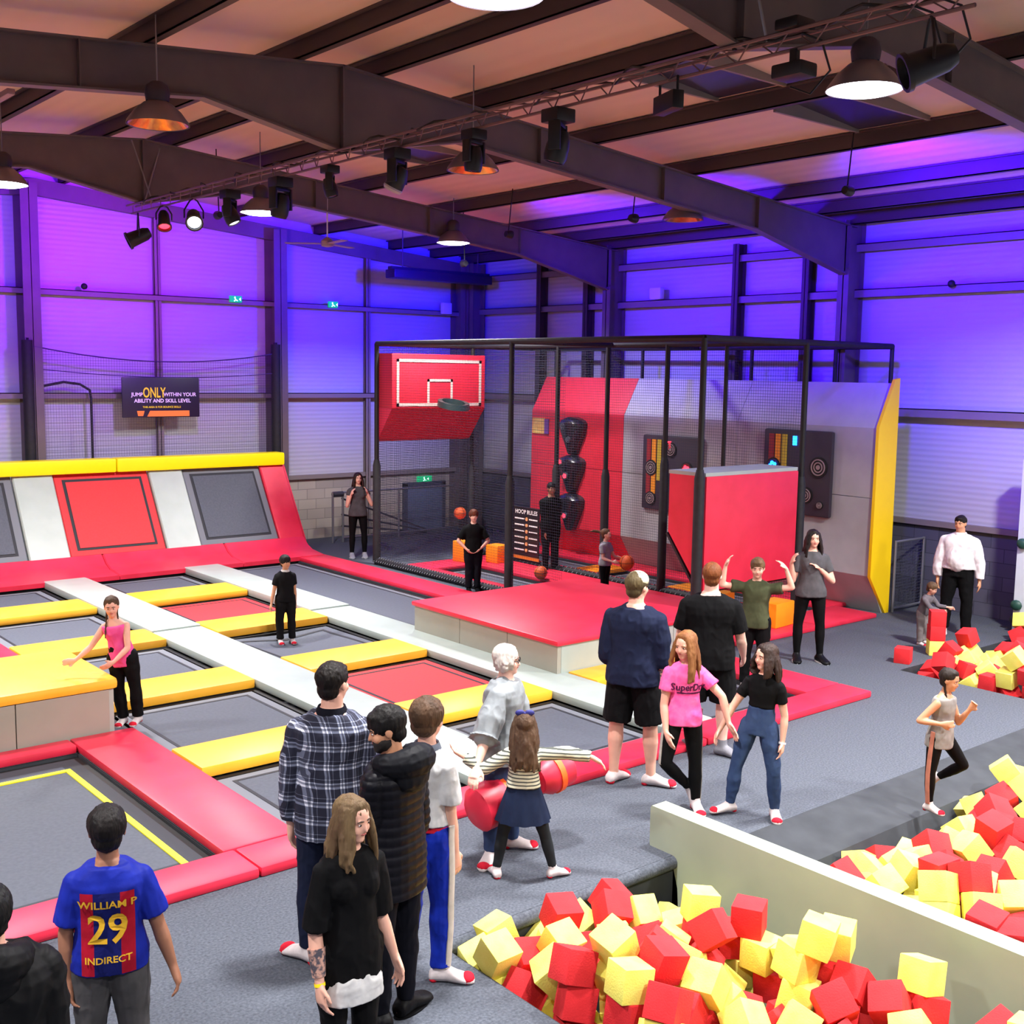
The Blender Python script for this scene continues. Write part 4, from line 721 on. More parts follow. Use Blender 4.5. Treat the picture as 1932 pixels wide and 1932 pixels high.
MB().rbox(-.05, .05, -.17, .17, -.07, .07, .01, M).obj('housing', gl_b, t); MB().tube([M @ V(p) for p in ((0, -.15, .05), (0, -.15, .17), (0, .15, .17), (0, .15, .05))], .012, 5).obj('bracket', gl_b, t)
t = thing('effect_projector', 'small black projector lamp with looped cables on the truss', 'stage lamp', (TX, 5.25, 5.85))
MB().rbox(TX - .1, TX + .1, 5.12, 5.38, 5.8, 5.9, .02).obj('housing', gl_b, t); MB().box(TX - .02, TX + .02, 5.22, 5.28, 5.9, 6.0).obj('arm', gl_b, t); MB().rbox(TX - .12, TX + .1, 5.15, 5.35, 6.12, 6.2, .02).obj('driver', gl_b, t)
# dome lamps
lamp_on = mat('lamp_glow', (255, 255, 255), .5, emit=(240, 244, 255), estr=14)
lamp_off = mat('copper_reflector', (190, 110, 80), .25, (240, 170, 90), 14, metal=.7, stretch=(1, 1, .01))
dome = mat('dome_metal', (130, 120, 128), .4, metal=.5)
def highbay(x, y, on, label, z=5.98, power=330, r=.3, spread=128):
    t = thing('dome_lamp', label, 'ceiling lamp', (x, y, z), 'dome lamps hung from the roof')
    MB().lathe((x, y, z), [(r, 0), (r * .97, .03), (r * .75, .12), (r * .45, .2), (r * .3, .22), (r * .3, .24)], 28).obj('shade', dome, t)
    MB().lathe((x, y, z), [(r * .36, .22), (r * .4, .3), (r * .36, .36), (r * .2, .4), (.001, .4)], 14).obj('ballast', mat('ballast_dark', (60, 50, 60), .5), t)
    MB().tube([(x, y, z + .38), (x, y, roof_z(x))], .008, 5).obj('suspension_wire', galv, t)
    if on:
        MB().lathe((x, y, z), [(r * .96, .004), (r * .7, -.02), (.001, -.03)], 28).obj('diffuser', lamp_on, t)
        ld = bpy.data.lights.new('dome_lamp_light', 'AREA'); ld.shape = 'DISK'; ld.size = r * 1.8; ld.energy = power; ld.color = (1, .975, .96); ld.spread = math.radians(spread)
        lo = bpy.data.objects.new('dome_lamp_light', ld); COL.objects.link(lo); lo.location = (x, y, z - .05)
        ld.use_shadow = True
    else:
        MB().lathe((x, y, z), [(r * .95, .005), (r * .6, .1), (r * .25, .16), (.001, .17)], 28).obj('reflector', lamp_off, t)
highbay(*at(1630, 178, 5.95)[:2], True, 'lit white dome lamp under the roof beside the theatre lantern')
highbay(*at(492, 402, 5.98)[:2], True, spread=146, power=420, label= 'lit white dome lamp beyond the bulky moving head lamp')
highbay(*at(855, 478, 5.8)[:2], True, spread=146, power=380, label= 'lit white dome lamp above the far corner, smallest of the lit ones')
highbay(*at(6, 348, 5.98)[:2], True, spread=146, power=420, label= 'lit white dome lamp cut by the side of the frame beside the gable column')
highbay(*at(935, -8, 5.98)[:2], True, 'lit white dome lamp showing only its rim at the very top')
highbay(*at(298, 236, 6.02)[:2], False, 'unlit dome lamp with a copper reflector below the roof beam', z=6.02)
highbay(*at(892, 322, 5.98)[:2], False, 'unlit dome lamp with a copper reflector behind a moving head lamp')
highbay(*at(1288, 422, 5.9)[:2], False, 'small unlit dome lamp with a copper reflector above the cage', z=5.95)
for x, y in ((13., 4.5), (.2, 12.5), (-.5, 5.5), (4.5, 0.), (9.5, 1.), (13.2, -1.5), (-.5, -.5), (1.5, 17.5)): highbay(x, y, True, 'lit white dome lamp hung over the part of the hall behind the viewing gallery', power=(820 if x > 12 else 560) if x > 9 else 330, spread=155 if x > 9 else 128)
t = thing('ceiling_fan', 'white ceiling fan on a thin rod beneath the second roof beam', 'fan', (9.15, 15.3, 5.6))
MB().tube([(10.1, 17., 5.85), (10.1, 17., roof_z(10.1))], .012, 6).obj('rod', white_p, t); MB().lathe((10.1, 17., 5.72), [(.001, 0), (.1, .02), (.11, .1), (.05, .15), (.001, .17)], 16).obj('motor', mat('fan_grey', (150, 130, 140), .5), t)
for k in range(3):
    M = Matrix.Translation((10.1, 17., 5.78)) @ Matrix.Rotation(k * 2.094 + .4, 4, 'Z'); MB().box(.1, .7, -.06, .06, -.006, .006, M).obj('blade', MATS['fan_grey'], t)
t = thing('fluorescent_fitting', 'thin fluorescent fitting with a green indicator under the left roof', 'ceiling lamp', (3.9, 14., 6.5))
MB().rbox(3.85, 3.93, 12.9, 14.3, 6.5, 6.56, .01).obj('tube', mat('tube_pinkish', (150, 120, 130), .5), t); MB().ell((3.89, 13.5, 6.47), (.03, .03, .03)).obj('indicator', mat('green_dot', (40, 255, 140), .5, emit=(20, 255, 120), estr=3), t)
# ------------------------------------------------------------------ people
UP = V((0, 0, 1))
def skinm(n, c): return mat('skin_' + n, c, .5, tuple(int(x * .93) for x in c), 8)
SK = {'fair': (226, 172, 150), 'pale': (236, 190, 172), 'tan': (204, 146, 112), 'brown': (150, 102, 78)}
def vox(mb, size, smooth=3, amp=0., fs=6., st=(1, 1, 1)):
    """fuse overlapping solids into one skin"""
    me = mb.mesh('tmp', smooth=0); ob = bpy.data.objects.new('tmp', me); COL.objects.link(ob)
    r = ob.modifiers.new('r', 'REMESH'); r.mode = 'VOXEL'; r.voxel_size = size
    if smooth: s_ = ob.modifiers.new('s', 'SMOOTH'); s_.factor = .5; s_.iterations = smooth
    dg = bpy.context.evaluated_depsgraph_get(); dg.update()
    m2 = bpy.data.meshes.new_from_object(ob.evaluated_get(dg)); bpy.data.objects.remove(ob); bpy.data.meshes.remove(me)
    if amp:
        no = [v.normal.copy() for v in m2.vertices]
        for v, n in zip(m2.vertices, no):
            p = v.co; q = V((p.x * fs * st[0], p.y * fs * st[1], p.z * fs * st[2])); v.co = p + n * amp * .75 * max(-.2, noise.noise(q) + .6 * (.45 - abs(noise.noise(q * 1.7 + V((7, 3, 1)))) * 2.))
    return m2
def put(me, name, m, parent, B, keep=None, frame_=None):
    for v in me.vertices: v.co -= B
    me.name = name; me.materials.clear(); me.materials.append(m); me.shade_smooth()
    if frame_:
        c, ax = frame_; a = me.attributes.new('puv', 'FLOAT_VECTOR', 'POINT')
        for i, v in enumerate(me.vertices):
            d = v.co + B - c; a.data[i].vector = (d.dot(ax[0]), d.dot(ax[1]), d.dot(ax[2]))
    o = bpy.data.objects.new(name, me); COL.objects.link(o)
    if parent is not None: o.parent = parent
    else: o.location = B
    o['_o'] = tuple(B); return o
def oval(c, rx, ry, ax, ay, n=20, pw=1.):
    out = []
    for j in range(n):
        a = 2 * PI * j / n; ca, sa = math.cos(a), math.sin(a)
        out.append(c + ax * (rx * math.copysign(abs(ca) ** pw, ca)) + ay * (ry * math.copysign(abs(sa) ** pw, sa)))
    return out
class P: pass
def dirv(F, d): return (F.r * d[0] + F.u * d[1] + F.t * d[2]).normalized()
def person(label, foot=None, top=None, h=None, xy=None, yaw=0, lean=(0, 1, 0), head=None, headtilt=(0, 1, 0), armR=None, armL=None, legR=None, legL=None,
           kid=0., wide=1., skin='fair', hair=None, shirt=None, legs=None, feet=None, support='both', z0=0., curl=.5, face=True, glasses=False, beard=None, group=None, hand_dir=None):
    """pose vectors are (right, up, towards the hall's near side) seen along the line from the viewing gallery to the person"""
    F = P(); g = at(*foot, z0) if foot else V((xy[0], xy[1], z0))
    F.t = V((-g.x, -g.y, 0)).normalized(); F.u = UP; F.r = F.u.cross(F.t)
    ya = math.radians(yaw); fw = F.t * math.cos(ya) + F.r * math.sin(ya)
    hya = math.radians(head if head is not None else yaw); hf = F.t * math.cos(hya) + F.r * math.sin(hya)
    sp = dirv(F, lean); rt = fw.cross(UP).normalized(); fw = sp.cross(rt).normalized(); rt = fw.cross(sp).normalized()
    armR = armR or ((.12, -1, 0), (.05, -1, .1)); armL = armL or ((-.12, -1, 0), (-.05, -1, .1))
    legR = legR or ((0, -1, 0), (0, -1, 0)); legL = legL or ((0, -1, 0), (0, -1, 0))
    hh = .13 + .035 * kid; lb = (1 - hh) / .87
    def build(H):
        S = P(); b = H * lb; S.b = b; S.H = H; S.hh = hh * H
        S.pel = V((0, 0, 0)); S.neck = S.pel + sp * .295 * b; S.sh = {}
        hu = dirv(F, headtilt); S.hr = hf.cross(hu).normalized(); S.hu = hu; S.hf = S.hu.cross(S.hr).normalized() * 1
        S.hf = (hu.cross(S.hr)).normalized()
        S.hc = S.neck + sp * .035 * b + hu * S.hh * .5 + S.hf * .01 * b
        S.top = S.hc + hu * S.hh * .5
        for k, s, arm, leg in (('R', 1, armR, legR), ('L', -1, armL, legL)):
            q = P(); q.s = S.neck - sp * .048 * b + rt * s * .093 * b * wide
            q.e = q.s + dirv(F, arm[0]) * .17 * b; q.w = q.e + dirv(F, arm[1]) * .145 * b; q.hd = dirv(F, arm[2] if len(arm) > 2 else arm[1])
            q.h = S.pel + rt * s * .052 * b; q.k = q.h + dirv(F, leg[0]) * .245 * b; q.a = q.k + dirv(F, leg[1]) * .235 * b
            q.f = dirv(F, leg[2]) if len(leg) > 2 else V((fw.x, fw.y, 0)).normalized()
            q.sole = q.a.z - .04 * b * (1 if abs(q.f.z) < .5 else 1); S.sh[k] = q
        sup = support
        if sup == 'both': A = (S.sh['R'].a + S.sh['L'].a) / 2; zz = min(S.sh['R'].a.z, S.sh['L'].a.z)
        else: A = S.sh[sup].a; zz = A.z
        S.off = V((g.x - A.x, g.y - A.y, z0 + .04 * b - zz)); return S
    H = h or 1.6
    if top is not None and h is None:
        lo, hi = .4, 2.3
        for _ in range(30):
            H = (lo + hi) / 2; S = build(H)
            if proj(S.top + S.off)[1] > top: lo = H
            else: hi = H
    S = build(H); O = S.off; b = S.b
    for k in 'RL':
        q = S.sh[k]
        for n in ('s', 'e', 'w', 'h', 'k', 'a'): setattr(q, n, getattr(q, n) + O)
    S.pel += O; S.neck += O; S.hc += O; S.top += O
    dist = math.hypot(g.x, g.y); vs = max(.0065, min(.013, dist * .00085)) * (.8 if H < 1.2 else 1)
    B = V((g.x, g.y, z0)); pts = lambda u: S.pel + sp * (.295 * b * u)
    fat = P(); W_ = wide
    fem = bool((hair or {}).get('st') in ('long', 'bob', 'wavy', 'braids', 'pony'))
    def torso(mb, inf, u0=-.12, u1=1.08, hem=1.):
        prof = [(-2., .098, .076), (-.3, .092, .068), (-.12, .094, .068), (.05, .096, .069), (.3, .085, .063), (.5, .083, .06), (.72, .096, .066), (.84, .1, .062), (.93, .09, .054), (1.0, .064, .046), (1.05, .044, .041), (1.12, .034, .036)]
        if fem: prof = [(a, w * {.3: .94, .5: .86, .72: .92, .84: .93}.get(a, 1), d_) for a, w, d_ in prof]
        rg = []; us = [u0] + [p[0] for p in prof if u0 + .02 < p[0] < u1] + [u1]
        for u in us:
            for (a, wa, da), (c, wc, dc) in zip(prof, prof[1:]):
                if a <= u <= c or (c == 1.12 and u > c): k = min(1, (u - a) / (c - a)); w = wa + (wc - wa) * k; d = da + (dc - da) * k; break
            hm = 1 + (hem - 1) * max(0, 1 - (u - u0) / .5)
            rg.append(oval(pts(u), (w * b * W_ + inf) * hm, (d * b * (W_ * .6 + .4) + inf) * hm, rt, fw, 24, .85))
        mb.rings(rg)
    # skin body
    mb = MB(); torso(mb, -.007)
    mb.tube([S.neck - sp * .02 * b, S.hc - S.hu * S.hh * .25 - S.hf * S.hh * .05], [.036 * b * (.5 + .5 * W_), .031 * b * (.5 + .5 * W_)], 14)
    for k in 'RL':
        q = S.sh[k]; s = 1 if k == 'R' else -1; m_ = (.5 + .5 * W_) * b
        mb.ell(q.s, (.03 * m_,) * 3, n=12); mb.tube([S.neck - sp * .004 * b, q.s - sp * .004 * b], [.024 * b, .021 * m_], 12, ends=True); mb.tube([q.s, q.s.lerp(q.e, .45), q.e], [.03 * m_, .0275 * m_, .0225 * m_], 12, ends=True)
        mb.tube([q.e, q.e.lerp(q.w, .3), q.w], [.0225 * m_, .024 * m_, .0145 * m_], 12, ends=True)
        mb.ell(q.h, (.05 * m_,) * 3, n=12); mb.tube([q.h, q.h.lerp(q.k, .4), q.k], [.052 * m_, .047 * m_, .032 * m_], 14, ends=True)
        mb.tube([q.k, q.k.lerp(q.a, .3), q.k.lerp(q.a, .7), q.a], [.031 * m_, .034 * m_, .023 * m_, .02 * m_], 14, ends=True)
        # hand
        hd = q.hd; inward = -rt * s; pn = (inward - hd * inward.dot(hd))
        if pn.length < .2: pn = fw - hd * fw.dot(hd)
        pn.normalize(); sd = hd.cross(pn).normalized()
        if sd.dot(fw) < 0: sd = -sd       # thumb side forward
        hl = .105 * b * (1 + .1 * kid); w0 = q.w
        rg = []
        for u, wd, th in ((-.08, .15, .13), (.15, .2, .13), (.35, .25, .12), (.5, .26, .1)): rg.append(oval(w0 + hd * hl * u, wd * hl * .95, th * hl, sd, pn, 12))
        mb.rings(rg)
        for j, (o_, ln) in enumerate(((.19, .42), (.07, .48), (-.06, .45), (-.18, .36))):
            c0 = w0 + hd * hl * .47 + sd * hl * o_; cu = curl * (1 + .15 * j); d1 = (hd + pn * cu * .5 + sd * o_ * .35).normalized(); d2 = (hd + pn * cu * 1.5).normalized()
            c1 = c0 + d1 * hl * ln * .55; mb.tube([c0, c1, c1 + d2 * hl * ln * .45], [.058 * hl, .052 * hl, .042 * hl], 7, ends=True)
        t0 = w0 + hd * hl * .12 + sd * hl * .17; t1 = t0 + (hd * .7 + sd * .65 + pn * .2).normalized() * hl * .24; mb.tube([t0, t1, t1 + (hd * .9 + sd * .2 + pn * .3).normalized() * hl * .18], [.075 * hl, .06 * hl, .045 * hl], 8, ends=True)
        # foot
        foot_mesh(mb, q, b, .0)
    # head
    s = S.hh; c = S.hc; ax = (S.hr, S.hf, S.hu)
    L = lambda x, y, z: c + S.hr * x * s + S.hf * y * s + S.hu * z * s
    mb.ell(L(0, -.05, .11), (.335 * s, .41 * s, .385 * s), ax, 20, 12); mb.ell(L(0, .08, -.1), (.275 * s, .29 * s, .39 * s), ax, 16, 10)
    mb.ell(L(0, .21, -.37), (.14 * s, .12 * s, .11 * s), ax, 12, 8); mb.tube([L(0, .34, .0), L(0, .395, -.13)], [.032 * s, .048 * s], 8, ends=True)
    mb.tube([L(-.15, .31, .075), L(.15, .31, .075)], .05 * s, 8, ends=True)
    for q_ in (-1, 1):
        mb.ell(L(q_ * .15, .24, -.13), (.11 * s, .1 * s, .12 * s), ax, 10, 6); mb.ell(L(q_ * .335, -.02, -.03), (.035 * s, .085 * s, .125 * s), ax, 10, 6)
    body = put(vox(mb, vs, 2), 'person', skinm(skin, SK[skin]), None, B)
    tag(body, label, 'person', group)
    if face:
        ew = mat('eye_white', (225, 222, 218), .3); ed = mat('iris_dark', (36, 26, 24), .2); br = (hair or {}).get('brow', (70, 50, 40))
        bm_ = mat('brow_%d' % sum(br), br, .8); lp = mat('lips', (176, 92, 88), .5)
        for q_ in (-1, 1):
            e = MB().ell(L(q_ * .13, .318, .01), (.046 * s, .03 * s, .022 * s), ax, 10, 6).obj('eye', ew, body)
            MB().ell(L(q_ * .13, .342, .01), (.03 * s, .012 * s, .024 * s), ax, 8, 6).obj('iris', ed, e)
            MB().tube([L(q_ * .06, .355, .088), L(q_ * .14, .36, .108), L(q_ * .215, .31, .085)], [.018 * s, .02 * s, .01 * s], 6).obj('eyebrow', bm_, body)
        MB().tube([L(-.1, .3, -.235), L(-.04, .345, -.225), L(.04, .345, -.225), L(.1, .3, -.235)], [.014 * s, .028 * s, .028 * s, .014 * s], 6).obj('mouth', lp, body)
    if glasses:
        gm = MB()
        for q_ in (-1, 1):
            gm.tube([L(q_ * .14 + .09 * math.cos(a), .39, .01 + .07 * math.sin(a)) for a in [2 * PI * j / 12 for j in range(13)]], .012 * s, 5); gm.tube([L(q_ * .23, .38, .03), L(q_ * .34, 0, .02)], .012 * s, 5)
        gm.tube([L(-.05, .4, .02), L(.05, .4, .02)], .012 * s, 5); gm.obj('glasses', blackm, body)
    if beard:
        mb = MB(); mb.ell(L(0, .1, -.24), (.285 * s, .27 * s, .27 * s), ax, 14, 8); mb.ell(L(0, .23, -.36), (.17 * s, .14 * s, .14 * s), ax); put(vox(mb, vs, 1, .004, 40), 'beard', mat('beard', beard, .9), body, B)
    # ----- hair
    if hair:
        st = hair['st']; col = hair['c']; c2 = hair.get('c2', tuple(int(x * .6) for x in col)); hm = mat('hair_%d_%d_%d' % col, tuple(int(x * .8) for x in col), .6, c2, 16, .7, 60, stretch=(1, 1, .15), spec=.2)
        mb = MB(); vol = hair.get('v', 1.)
        mb.ell(L(0, -.11 if fem else -.08, .16), (.37 * s * vol, .44 * s * vol, .39 * s * vol), ax, 20, 12); mb.ell(L(0, -.2, -.12), (.29 * s * vol, .25 * s * vol, .27 * s), ax, 16, 10)
        mb.ell(L(0, .06 if fem else .14, .36 if fem else .33), (.27 * s, .22 * s, .15 * s * vol), ax, 14, 8)
        if hair.get('fringe'): mb.ell(L(0, .2, .27), (.26 * s, .16 * s, .1 * s), ax, 14, 8)
        rnd = random.Random(int(H * 1000)); D = -UP
        if st in ('long', 'bob', 'wavy'):
            ln = hair.get('len', 1.0) if st != 'bob' else .42; nn = 19
            for i in range(nn):
                an = math.radians(52 + 256 * i / (nn - 1)); # angle from front round the back
                x, y = math.sin(an) * .34, math.cos(an) * .36 - .04
                if y > .2: continue
                p = L(x, y, .08); pts_ = [L(x * .8, y * .8, .3), p]; rs = [.085 * s, .095 * s]; steps = 5; out = (S.hr * x + S.hf * min(y, .05)).normalized()
                front = y > -.05
                for k in range(1, steps + 1):
                    u = k / steps; w_ = rnd.uniform(-.05, .05) * (2.2 if st == 'wavy' else 1)
                    l2 = ln * (.85 if front else 1) * rnd.uniform(.9, 1.05)
                    q_ = p + D * s * l2 * u + out * s * (.06 * math.sin(u * 2.6) + (.1 * u if l2 > .6 else -.05 * u) + w_ * u) + S.hr * s * w_ * u
                    if not front: q_ -= S.hf * s * .12 * u * (1 if l2 > .6 else -.6)
                    else: q_ += S.hf * s * .13 * u * (1 if l2 > .6 else .1)
                    pts_.append(q_); rs.append(s * (.098 - .05 * u * u) * rnd.uniform(.85, 1.12) * (1.15 if st == 'wavy' else 1))
                mb.tube(pts_, rs, 8, ends=True)
        if st == 'pony':
            d = hair.get('dir', (0, -1, 0)); dv = dirv(F, d); p = L(0, -.42, .2); mb.tube([p, p + dv * s * .35 - S.hf * s * .1, p + dv * s * .75, p + dv * s * 1.1 + D * s * .1], [.1 * s, .14 * s, .11 * s, .03 * s], 10, ends=True)
        if st == 'braids':
            for q_ in (-1, 1):
                p = L(q_ * .24, -.12, -.2)
                for k in range(14):
                    u = k / 13; pp = p + D * s * 1.25 * u + S.hf * s * .3 * u + S.hr * q_ * s * (.08 * u); mb.ell(pp, (.07 * s * (1 - .4 * u), .07 * s * (1 - .4 * u), .085 * s), n=8, m=6)
        if st == 'bun': mb.ell(L(0, -.3, .45), (.17 * s, .17 * s, .15 * s), ax)
        ho = put(vox(mb, vs * .9, 1, .035 * s, 9 / s, (1, 1, .25)), 'hair', hm, body, B)
        if hair.get('bow'):
            w = MB(); 
            for q_ in (-1, 1): w.ell(L(q_ * .16, -.25, .52), (.17 * s, .06 * s, .11 * s), ax, 10, 6)
            w.ell(L(0, -.25, .5), (.06 * s,) * 3, ax, 8, 6); w.obj('hair_bow', mat('bow_blue', hair['bow'], .6), body)
        if hair.get('cap'):
            w = MB(); w.ell(L(0, -.02, .24), (.38 * s, .43 * s, .33 * s), ax, 20, 10); put(vox(w, vs, 1), 'cap', mat('cap_pale', hair['cap'], .8), body, B)
    # ----- clothes
    def cloth(nm, mb, m, amp=.012, fs=7., st=(1, 1, .6), fr=True):
        return put(vox(mb, vs, 2, amp, fs, st), nm, m, body, B, frame_=(S.neck, (rt, fw, sp)) if fr else None)
    so = None
    if legs:
        ty = legs['ty']; inf = {'leggings': .004, 'jeans': .01, 'loose': .018, 'shorts': .022, 'skirt': .004}[ty] * (.7 + .3 * H / 1.7)
        m = legs['m']; mb = MB(); torso(mb, min(inf * .6 + .004, .007), -.12, legs.get('waist', .38), .97); kend = {'shorts': legs.get('cut', .85)}.get(ty, 2)
        for k in 'RL':
            q = S.sh[k]; m_ = (.5 + .5 * W_) * b; mb.ell(q.h + sp * .0, (.055 * m_ + inf,) * 3, n=14)
            if kend < 1: mb.tube([q.h, q.h.lerp(q.k, .5 * kend), q.h.lerp(q.k, kend)], [.054 * m_ + inf, .05 * m_ + inf * 1.3, .045 * m_ + inf * 1.5], 16, cap=True)
            else:
                mb.tube([q.h, q.h.lerp(q.k, .4), q.k], [.054 * m_ + inf, .048 * m_ + inf, .033 * m_ + inf], 16, ends=True)
                e = legs.get('end', .95); mb.tube([q.k, q.k.lerp(q.a, .35), q.k.lerp(q.a, .7), q.k.lerp(q.a, e)], [.033 * m_ + inf, .034 * m_ + inf, .025 * m_ + inf * 1.3, .022 * m_ + inf * (1.6 if ty == 'loose' else 1)], 16, cap=True)
        nm = {'leggings': 'leggings', 'jeans': 'jeans' if legs.get('denim') else 'trousers', 'loose': 'trousers', 'shorts': 'shorts', 'skirt': 'leggings'}[ty]
        lo = cloth(nm, mb, m, .004 if ty in ('leggings', 'skirt') else .013, 9)
        if legs.get('stripe'):
            for k in 'RL':
                q = S.sh[k]; sgn = 1 if k == 'R' else -1; o_ = rt * sgn; m_ = (.5 + .5 * W_) * b; mb = MB()
                cs = [(q.h + sp * .05 * b, .058), (q.h, .056), (q.h.lerp(q.k, .5), .05), (q.k, .036), (q.k.lerp(q.a, .35), .036), (q.k.lerp(q.a, .92), .024)]
                rg = [oval(c_ + o_ * (r_ * m_ * .94 + inf - .003), .007 + inf * .2, .016 * b, o_, fw, 10) for c_, r_ in cs]; mb.rings(rg); mb.obj('side_stripe', legs['stripe'], lo)
        if ty == 'skirt':
            rg = []; n = 72
            for u, r_ in ((.34, .078), (.2, .094), (0, .115), (-.25, .14), (-.5, .162)):
                cc = S.pel + sp * .295 * b * u; rg.append([cc + rt * math.cos(2 * PI * j / n) * r_ * b * (1 + .05 * math.sin(j * 2 * PI / 6) * (.4 - u)) + fw * math.sin(2 * PI * j / n) * r_ * .8 * b * (1 + .05 * math.sin(j * 2 * PI / 6 + 1) * (.4 - u)) for j in range(n)])
            MB().rings(rg, True).obj('skirt', legs['skirt'], body)
    if shirt:
        m = shirt['m']; inf = shirt.get('inf', .012) * (.7 + .3 * H / 1.7); u0 = shirt.get('hem', -.12); mb = MB(); torso(mb, inf, u0, shirt.get('neck', 1.03), shirt.get('flare', 1.04))
        if shirt.get('belly'): mb.ell(pts(.4) + fw * .028 * b, (.085 * b * W_, .078 * b * W_, .13 * b), (rt, fw, sp), 16, 10)
        if shirt.get('bust'):
            for q_ in (-1, 1): mb.ell(pts(.7) + fw * .038 * b + rt * q_ * .036 * b, (.042 * b, .04 * b, .05 * b), (rt, fw, sp), n=12)
        sl = shirt.get('sl', .5); wid = shirt.get('slw', 1.)
        for k in 'RL':
            q = S.sh[k]; m_ = (.5 + .5 * W_) * b
            if sl <= 0: continue
            mb.ell(q.s, (.03 * m_ + inf * .7,) * 3, n=14); mb.tube([S.neck + sp * .0 * b, q.s + sp * .002 * b], [.031 * b + inf * .5, .027 * m_ + inf * .6], 12, ends=True)
            if sl <= 1: mb.tube([q.s, q.s.lerp(q.e, sl * .6), q.s.lerp(q.e, sl)], [.03 * m_ + inf * .7, .03 * m_ + inf * .8 * wid, .028 * m_ + inf * wid], 14, cap=True)
            else:
                mb.tube([q.s, q.s.lerp(q.e, .5), q.e], [.03 * m_ + inf * .7, .029 * m_ + inf * .8 * wid, .025 * m_ + inf * .8 * wid], 14, ends=True)
                mb.tube([q.e, q.e.lerp(q.w, (sl - 1) * .5), q.e.lerp(q.w, sl - 1)], [.025 * m_ + inf * .8 * wid, .024 * m_ + inf * .8 * wid, .018 * m_ + inf * wid * (.8 if wid < 1.5 else 1.5)], 14, cap=True)
        so = cloth(shirt.get('nm', 'shirt'), mb, m, shirt.get('amp', .012), shirt.get('fs', 8.), shirt.get('st', (1, 1, .6)))
        if shirt.get('collar'):
            MB().lathe(S.neck + sp * .008 * b, [(.05 * b, -.02 * b), (.052 * b, .0), (.043 * b, .022 * b), (.038 * b, .02 * b), (.042 * b, -.01)], 20, (rt, fw, sp)).obj('collar', shirt['collar'], so)
        if shirt.get('hood'):
            w = MB(); a = [S.neck + sp * .035 * b * (1.1 - .3 * abs(math.cos(x))) + rt * math.cos(x) * .068 * b + fw * (math.sin(x) * .07 * b - .012 * b) - sp * .02 * b for x in [PI * (.98 + 1.04 * j / 12) for j in range(13)]]
            w.tube(a, [.028 * b + .02 * b * math.sin(PI * j / 12) for j in range(13)], 12, ends=True); w.ell(S.neck - fw * .07 * b - sp * .03 * b, (.07 * b, .04 * b, .05 * b), (rt, fw, sp)); put(vox(w, vs, 2, .01, 12), 'hood', shirt['hood'], so, B)
        if shirt.get('under'):
            w = MB(); rg = [oval(pts(u), .101 * b * W_ + inf + .004 - e, .074 * b + inf + .004 - e, rt, fw, 24, .85) for u, e in ((u0 - .17, .0), (u0 - .0, .004), (u0 + .1, .02))]; w.rings(rg); put(vox(w, vs, 2, .012, 10), 'undershirt', shirt['under'], body, B)
    # ----- socks or shoes
    if feet:
        for k in 'RL':
            q = S.sh[k]; w = MB(); foot_mesh(w, q, b, .006 if feet['ty'] == 'sock' else .011)
            w.tube([q.a - UP * .0, q.a + (q.k - q.a).normalized() * feet.get('up', .03) * b], [.023 * b + .005, .022 * b + .005], 12, cap=True)
            fo = put(vox(w, vs, 2), 'sock' if feet['ty'] == 'sock' else 'shoe', feet['m'], body, B)
            if feet.get('tip'):
                dn = foot_down(q); base = q.a + dn * .026 * b
                MB().ell(base + q.f * .092 * b, (.026 * b, .031 * b, .02 * b), (q.f, q.f.cross(dn).normalized(), dn), 12, 8).obj('toe_cap', feet['tip'], fo)
                MB().ell(base - q.f * .026 * b + dn * .004 * b, (.017 * b, .023 * b, .015 * b), (q.f, q.f.cross(dn).normalized(), dn), 12, 8).obj('heel_patch', feet['tip'], fo)
            if feet.get('sole'):
                dn = foot_down(q); c0 = q.a + dn * .042 * b; sdv = q.f.cross(dn).normalized()
                w = MB(); rg = [[c0 + q.f * (.035 + .083 * math.cos(a)) * b + sdv * .034 * b * math.sin(a) - dn * z_ for a in [2 * PI * j / 20 for j in range(20)]] for z_ in (-.004, .014)]
                w.rings(rg); w.obj('sole', feet['sole'], fo)
    body['_S'] = 0; del body['_S']
    S.body = body; S.shirt = so; S.rt, S.fw, S.sp, S.B, S.F, S.L = rt, fw, sp, B, F, L
    return S
def foot_down(q):
    d = (q.a - q.k).normalized(); dn = (-UP) if abs(q.f.z) < .35 else (d - q.f * d.dot(q.f)).normalized(); return (dn - q.f * dn.dot(q.f)).normalized()
def foot_mesh(mb, q, b, inf):
    dn = foot_down(q); sd = q.f.cross(dn).normalized(); rg = []
    for u, w_, h_, lift in ((-.042, .012, .012, .016), (-.034, .022, .02, .012), (-.01, .026, .03, .004), (.02, .024, .028, .006), (.055, .028, .019, .017), (.085, .031, .014, .023), (.105, .026, .011, .026), (.118, .012, .006, .03)):
        rg.append(oval(q.a + q.f * u * b + dn * (lift + .004) * b, w_ * b * .95 + inf, h_ * b * .95 + inf * .8, sd, dn, 14))
    mb.rings(rg)
